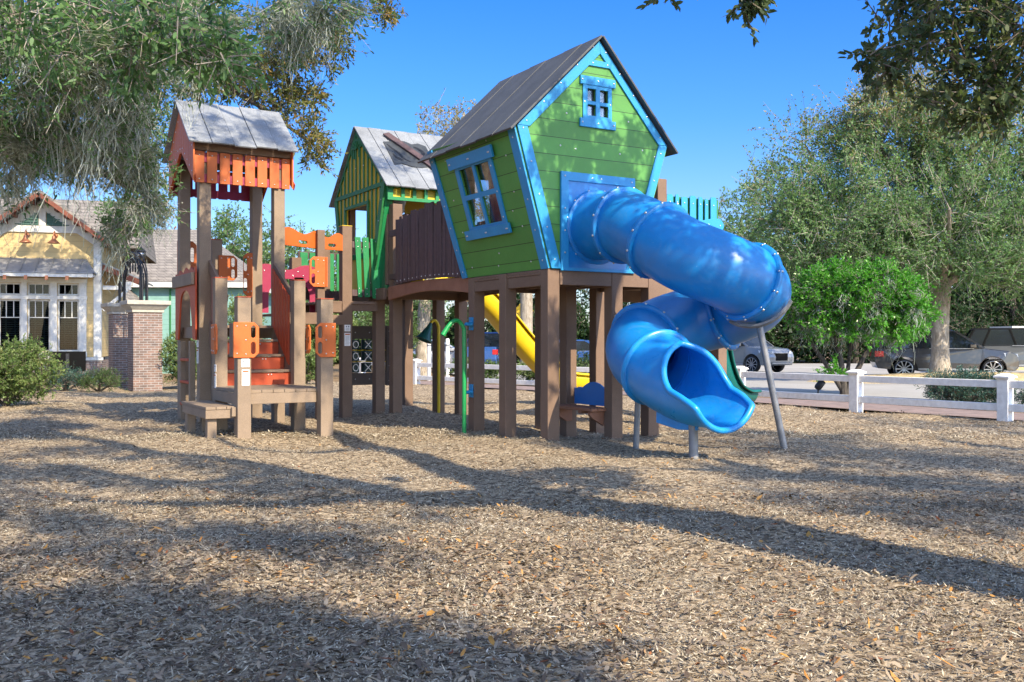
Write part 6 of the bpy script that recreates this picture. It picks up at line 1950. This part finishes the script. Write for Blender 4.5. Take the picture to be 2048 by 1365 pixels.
# round evergreen by the fence
make_tree('evergreen_shrub', 'rounded bright green evergreen with twisted mossy stems by the white fence', [
    [(8.75, 25.7, -.05, .11), (8.72, 25.7, .5, .085), (8.6, 25.7, 1.2, .06), (8.3, 25.6, 1.9, .04)],
    [(8.78, 25.7, .0, .09), (9.1, 25.6, .7, .07), (9.5, 25.6, 1.5, .05), (9.9, 25.5, 2.2, .03)],
    [(8.72, 25.7, .1, .08), (8.3, 25.8, .8, .06), (7.8, 25.8, 1.5, .04), (7.5, 25.8, 2.0, .02)],
    [(8.8, 25.75, .1, .07), (9.0, 26.0, 1.0, .05), (9.2, 26.1, 2.4, .03)]],
    [(9.1, 25.7, 2.65, 1.75, 1.3, .80, 230), (9.9, 25.6, 2.3, 1.15, 1.0, .85, 120), (8.2, 25.7, 2.3, 1.0, .9, .70, 90), (9.2, 25.2, 1.9, 1.5, .7, .5, 70), (10.4, 25.5, 1.8, .4, .6, .40, 12), (7.9, 25.7, 1.7, .4, .5, .25, 7), (8.4, 25.4, .6, .2, .2, .1, 3)],
    (.088, .046), 'bark_dark', 'leaf_bright', 'twig_grey', cs=.30, tw=9, lv=13, seed=13, twig_r=.006, moss=(.38, 34, .62), up=.3)
# tall trees behind the playhouses
make_tree('tall_tree', 'tall pale-trunked oak behind the bridge, twigs showing over the roof gap', [
    [(-3.75, 41, -.1, .36), (-3.7, 41, 2.5, .27), (-3.4, 41, 5.5, .22), (-2.6, 41, 8.5, .12), (-2.0, 41, 11.0, .04)],
    [(-3.4, 41, 5.5, .12), (-4.2, 41, 8, .07), (-3.9, 41, 10.6, .02)], [(-3.0, 41, 7.2, .1), (-1.4, 41, 9.4, .05), (-.8, 41, 10.8, .02)]],
    [(-2.4, 41, 9.8, 2.0, 1.5, 1.4, 40), (-3.0, 41, 7.6, 2.2, 1.8, 1.3, 40), (-3.2, 40.5, 3.6, 1.6, 1.4, .8, 30)],
    (.12, .06), 'bark_pale', 'leaf_elm', 'twig_grey', cs=.7, tw=9, lv=8, seed=14, up=.5, twig_r=.010, top=(7, 9, 'leaf_elm_top'), moss=(.15, 22, .9))
make_tree('tall_tree', 'oak with rough pale trunk in front of the yellow diamond sign', [
    [(.66, 42, -.1, .34), (.64, 42, 1.2, .27), (.62, 42, 4, .27), (.7, 42, 6.5, .2)], [(.6, 42, 4.0, .12), (-1.4, 41.6, 5.2, .06)], [(.7, 42, 4.4, .12), (2.8, 41.5, 5.0, .07), (4.4, 41.4, 4.8, .03)]],
    [(.8, 42, 6.6, 3.2, 2, 1.2, 70), (3.2, 41.6, 5.0, 1.8, 1.2, .8, 34), (-1.4, 41.6, 5.0, 1.4, 1.2, .7, 26)],
    (.13, .06), 'bark_pale', 'leaf_mid', 'twig_grey', cs=.7, tw=9, lv=10, seed=15, moss=(.45, 30, 1.5))
# line of woodland trees beyond the car park
WOOD = [(-27, 52, 10, 0), (-24.0, 60, 8.6, 3), (-20.5, 62, 8.4, 3), (-16.8, 60, 9.3, 1), (-13.6, 58, 8.4, 1), (-10.2, 62, 8.2, 1), (-6.5, 64, 7.4, 1), (-2.0, 66, 8.0, 2), (2.4, 64, 8.2, 2), (6.8, 66, 8.4, 2), (11.6, 64, 8.0, 4), (14.2, 60, 11.2, 1), (17.5, 66, 9, 2), (22.5, 64, 9.5, 2), (27.5, 62, 9.5, 2), (33, 64, 10, 2), (39, 62, 10, 1), (46, 64, 11, 2)]
KIND = [('leaf_mid', 'green bushy tree left of the teal building roof'), ('leaf_elm', 'mid green woodland tree beyond the car park'), ('leaf_dark', 'dark dense woodland tree beyond the parked cars'), ('leaf_rust', 'rust coloured bare-topped tree behind the clubhouse'), ('leaf_elm_top', 'tan twiggy tree in winter leaf beside the blue tube')]
for i, (x, y, h, k) in enumerate(WOOD):
    lean = random.uniform(-.5, .5)
    limbs = [[(x, y, -.1, .26), (x + lean * .3, y, h * .35, .2), (x + lean, y, h * .8, .08)]]
    dn_ = 1.0 if k != 4 else .8
    if k == 2:
        bl_ = [(x + lean * .6, y, h * .62, 2.7, 2.0, h * .34, 60), (x, y - .8, h * .25, 2.4, 1.4, h * .24, 44)]
    else:
        bl_ = [(x + lean * .8, y, h * .68, 2.4, 2.0, h * .29, 84), (x - .6, y - .6, h * .34, 2.3, 1.5, h * .26, 60), (x + lean + random.uniform(-.8, .8), y, h * .93, .8, .8, h * .08, 8)]
    make_tree('woodland_tree', KIND[k][1], limbs, bl_, (.20, .10), 'bark_dark', KIND[k][0], 'twig_grey' if k in (3, 4) else 'twig_brown', cs=.85, tw=8, lv=9 if k != 3 else 5, seed=40 + i, up=.25, twig_r=.014, group='trees beyond the car park')

# undergrowth that closes the view at the far side of the car park
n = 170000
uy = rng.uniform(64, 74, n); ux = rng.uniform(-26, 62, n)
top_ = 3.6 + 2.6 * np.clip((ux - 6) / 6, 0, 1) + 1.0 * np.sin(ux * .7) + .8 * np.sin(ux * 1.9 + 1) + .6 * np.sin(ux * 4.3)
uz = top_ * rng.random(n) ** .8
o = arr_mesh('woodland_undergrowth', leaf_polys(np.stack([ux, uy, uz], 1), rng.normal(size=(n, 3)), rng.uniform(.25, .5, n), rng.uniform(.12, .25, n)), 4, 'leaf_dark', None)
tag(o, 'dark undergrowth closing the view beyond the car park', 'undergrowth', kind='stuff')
# ================================================================== SHRUBS AND HEDGES
def shrub(name, label, x, y, rx, ry, h, n, leaf, mat, cat='shrub', seed=1, cs=.22, group=None, tw=8, lv=13, twig='twig_brown', z0=0.0, up=.3):
    limbs = [[(x, y, z0 - .05, .05), (x, y, z0 + h * .25, .04), (x + .02, y, z0 + h * .5, .03)]]
    for k in range(4):
        t = k * 1.57 + .4
        limbs.append([(x, y, z0, .035), (x + rx * .35 * math.cos(t), y + ry * .35 * math.sin(t), z0 + h * .3, .025), (x + rx * .6 * math.cos(t), y + ry * .6 * math.sin(t), z0 + h * .5, .012)])
    return make_tree(name, label, limbs, [(x, y, z0 + h * .5, rx * .92, ry * .92, h * .42, n)], leaf, 'bark_dark', mat, twig, cs=cs, tw=tw, lv=lv, seed=seed, cat=cat, up=up, group=group, twig_r=.004, crownname='foliage')
shrub('clipped_shrub', 'large light green leafy shrub at the left edge of the chips', -10.75, 20.7, 1.2, .95, 1.55, 330, (.055, .028), 'leaf_shrub', seed=60, cs=.19)
shrub('low_shrub', 'low straggly grey-green shrub under the black sign', -12.2, 26.6, .75, .5, .60, 40, (.07, .016), 'leaf_juniper', seed=61, cs=.26, up=.8)
shrub('low_shrub', 'low straggly grass-like shrub in front of the clubhouse corner', -11.35, 26.8, .62, .5, .50, 34, (.08, .014), 'leaf_mid', seed=62, cs=.24, up=.8)
shrub('low_shrub', 'low green shrub between the sign and the big shrub', -13.4, 26.2, .7, .5, .62, 40, (.06, .03), 'leaf_mid', seed=63, cs=.22)
shrub('round_bush', 'green bush standing against the nearer brick pillar', -9.55, 28.5, .75, .7, 1.75, 120, (.06, .032), 'leaf_shrub', seed=64, cs=.22)
shrub('round_bush', 'green bush seen behind the ladder side of the tower', -8.2, 29.2, .85, .7, 1.55, 110, (.06, .032), 'leaf_mid', seed=65, cs=.22)
shrub('round_bush', 'pale bush seen beneath the tower platform', -6.6, 31, .9, .7, 1.3, 90, (.07, .035), 'leaf_shrub', seed=66, cs=.25)
shrub('tall_bush', 'leafy bush rising against the teal siding between the stair posts', -9.9, 36, .75, .7, 3.3, 120, (.08, .04), 'leaf_shrub', seed=67, cs=.3)
shrub('tall_bush', 'bushy young tree seen through the maroon arch', -7.4, 38, 1.3, 1.0, 4.0, 150, (.09, .045), 'leaf_shrub', seed=68, cs=.35)
shrub('tall_bush', 'leafy bush behind the climbing deck pickets', -4.8, 39, 1.2, 1.0, 3.2, 120, (.09, .045), 'leaf_mid', seed=69, cs=.35)
for k, (x, y, rx, h, mt) in enumerate(((-1.2, 33.6, 1.2, .75, 'leaf_mid'), (1.0, 32.5, 1.1, .70, 'leaf_shrub'), (3.0, 31.0, 1.1, .75, 'leaf_mid'), (2.2, 36.5, 1.4, .9, 'leaf_dark'), (4.6, 34.5, 1.3, .95, 'leaf_shrub'))):
    shrub('hedge_bush', ('low hedge bush behind the fence, leftmost of the row', 'low pale hedge bush behind the fence by the yellow slide', 'low hedge bush behind the fence beyond the bench', 'darker low bush beyond the hedge row', 'pale low bush behind the fence by the blue tube')[k], x, y, rx, .7, h, 70, (.07, .035), mt, seed=70 + k, cs=.25, group='low bushes beyond the fence')
shrub('juniper', 'spreading blue-green juniper behind the right fence rails', 9.75, 21.0, 1.0, .6, .66, 190, (.07, .016), 'leaf_juniper', seed=80, cs=.26, up=.5)
shrub('juniper', 'spreading blue-green juniper right of the last fence post', 10.9, 19.2, .95, .6, .62, 190, (.07, .016), 'leaf_juniper', seed=81, cs=.26, up=.5)
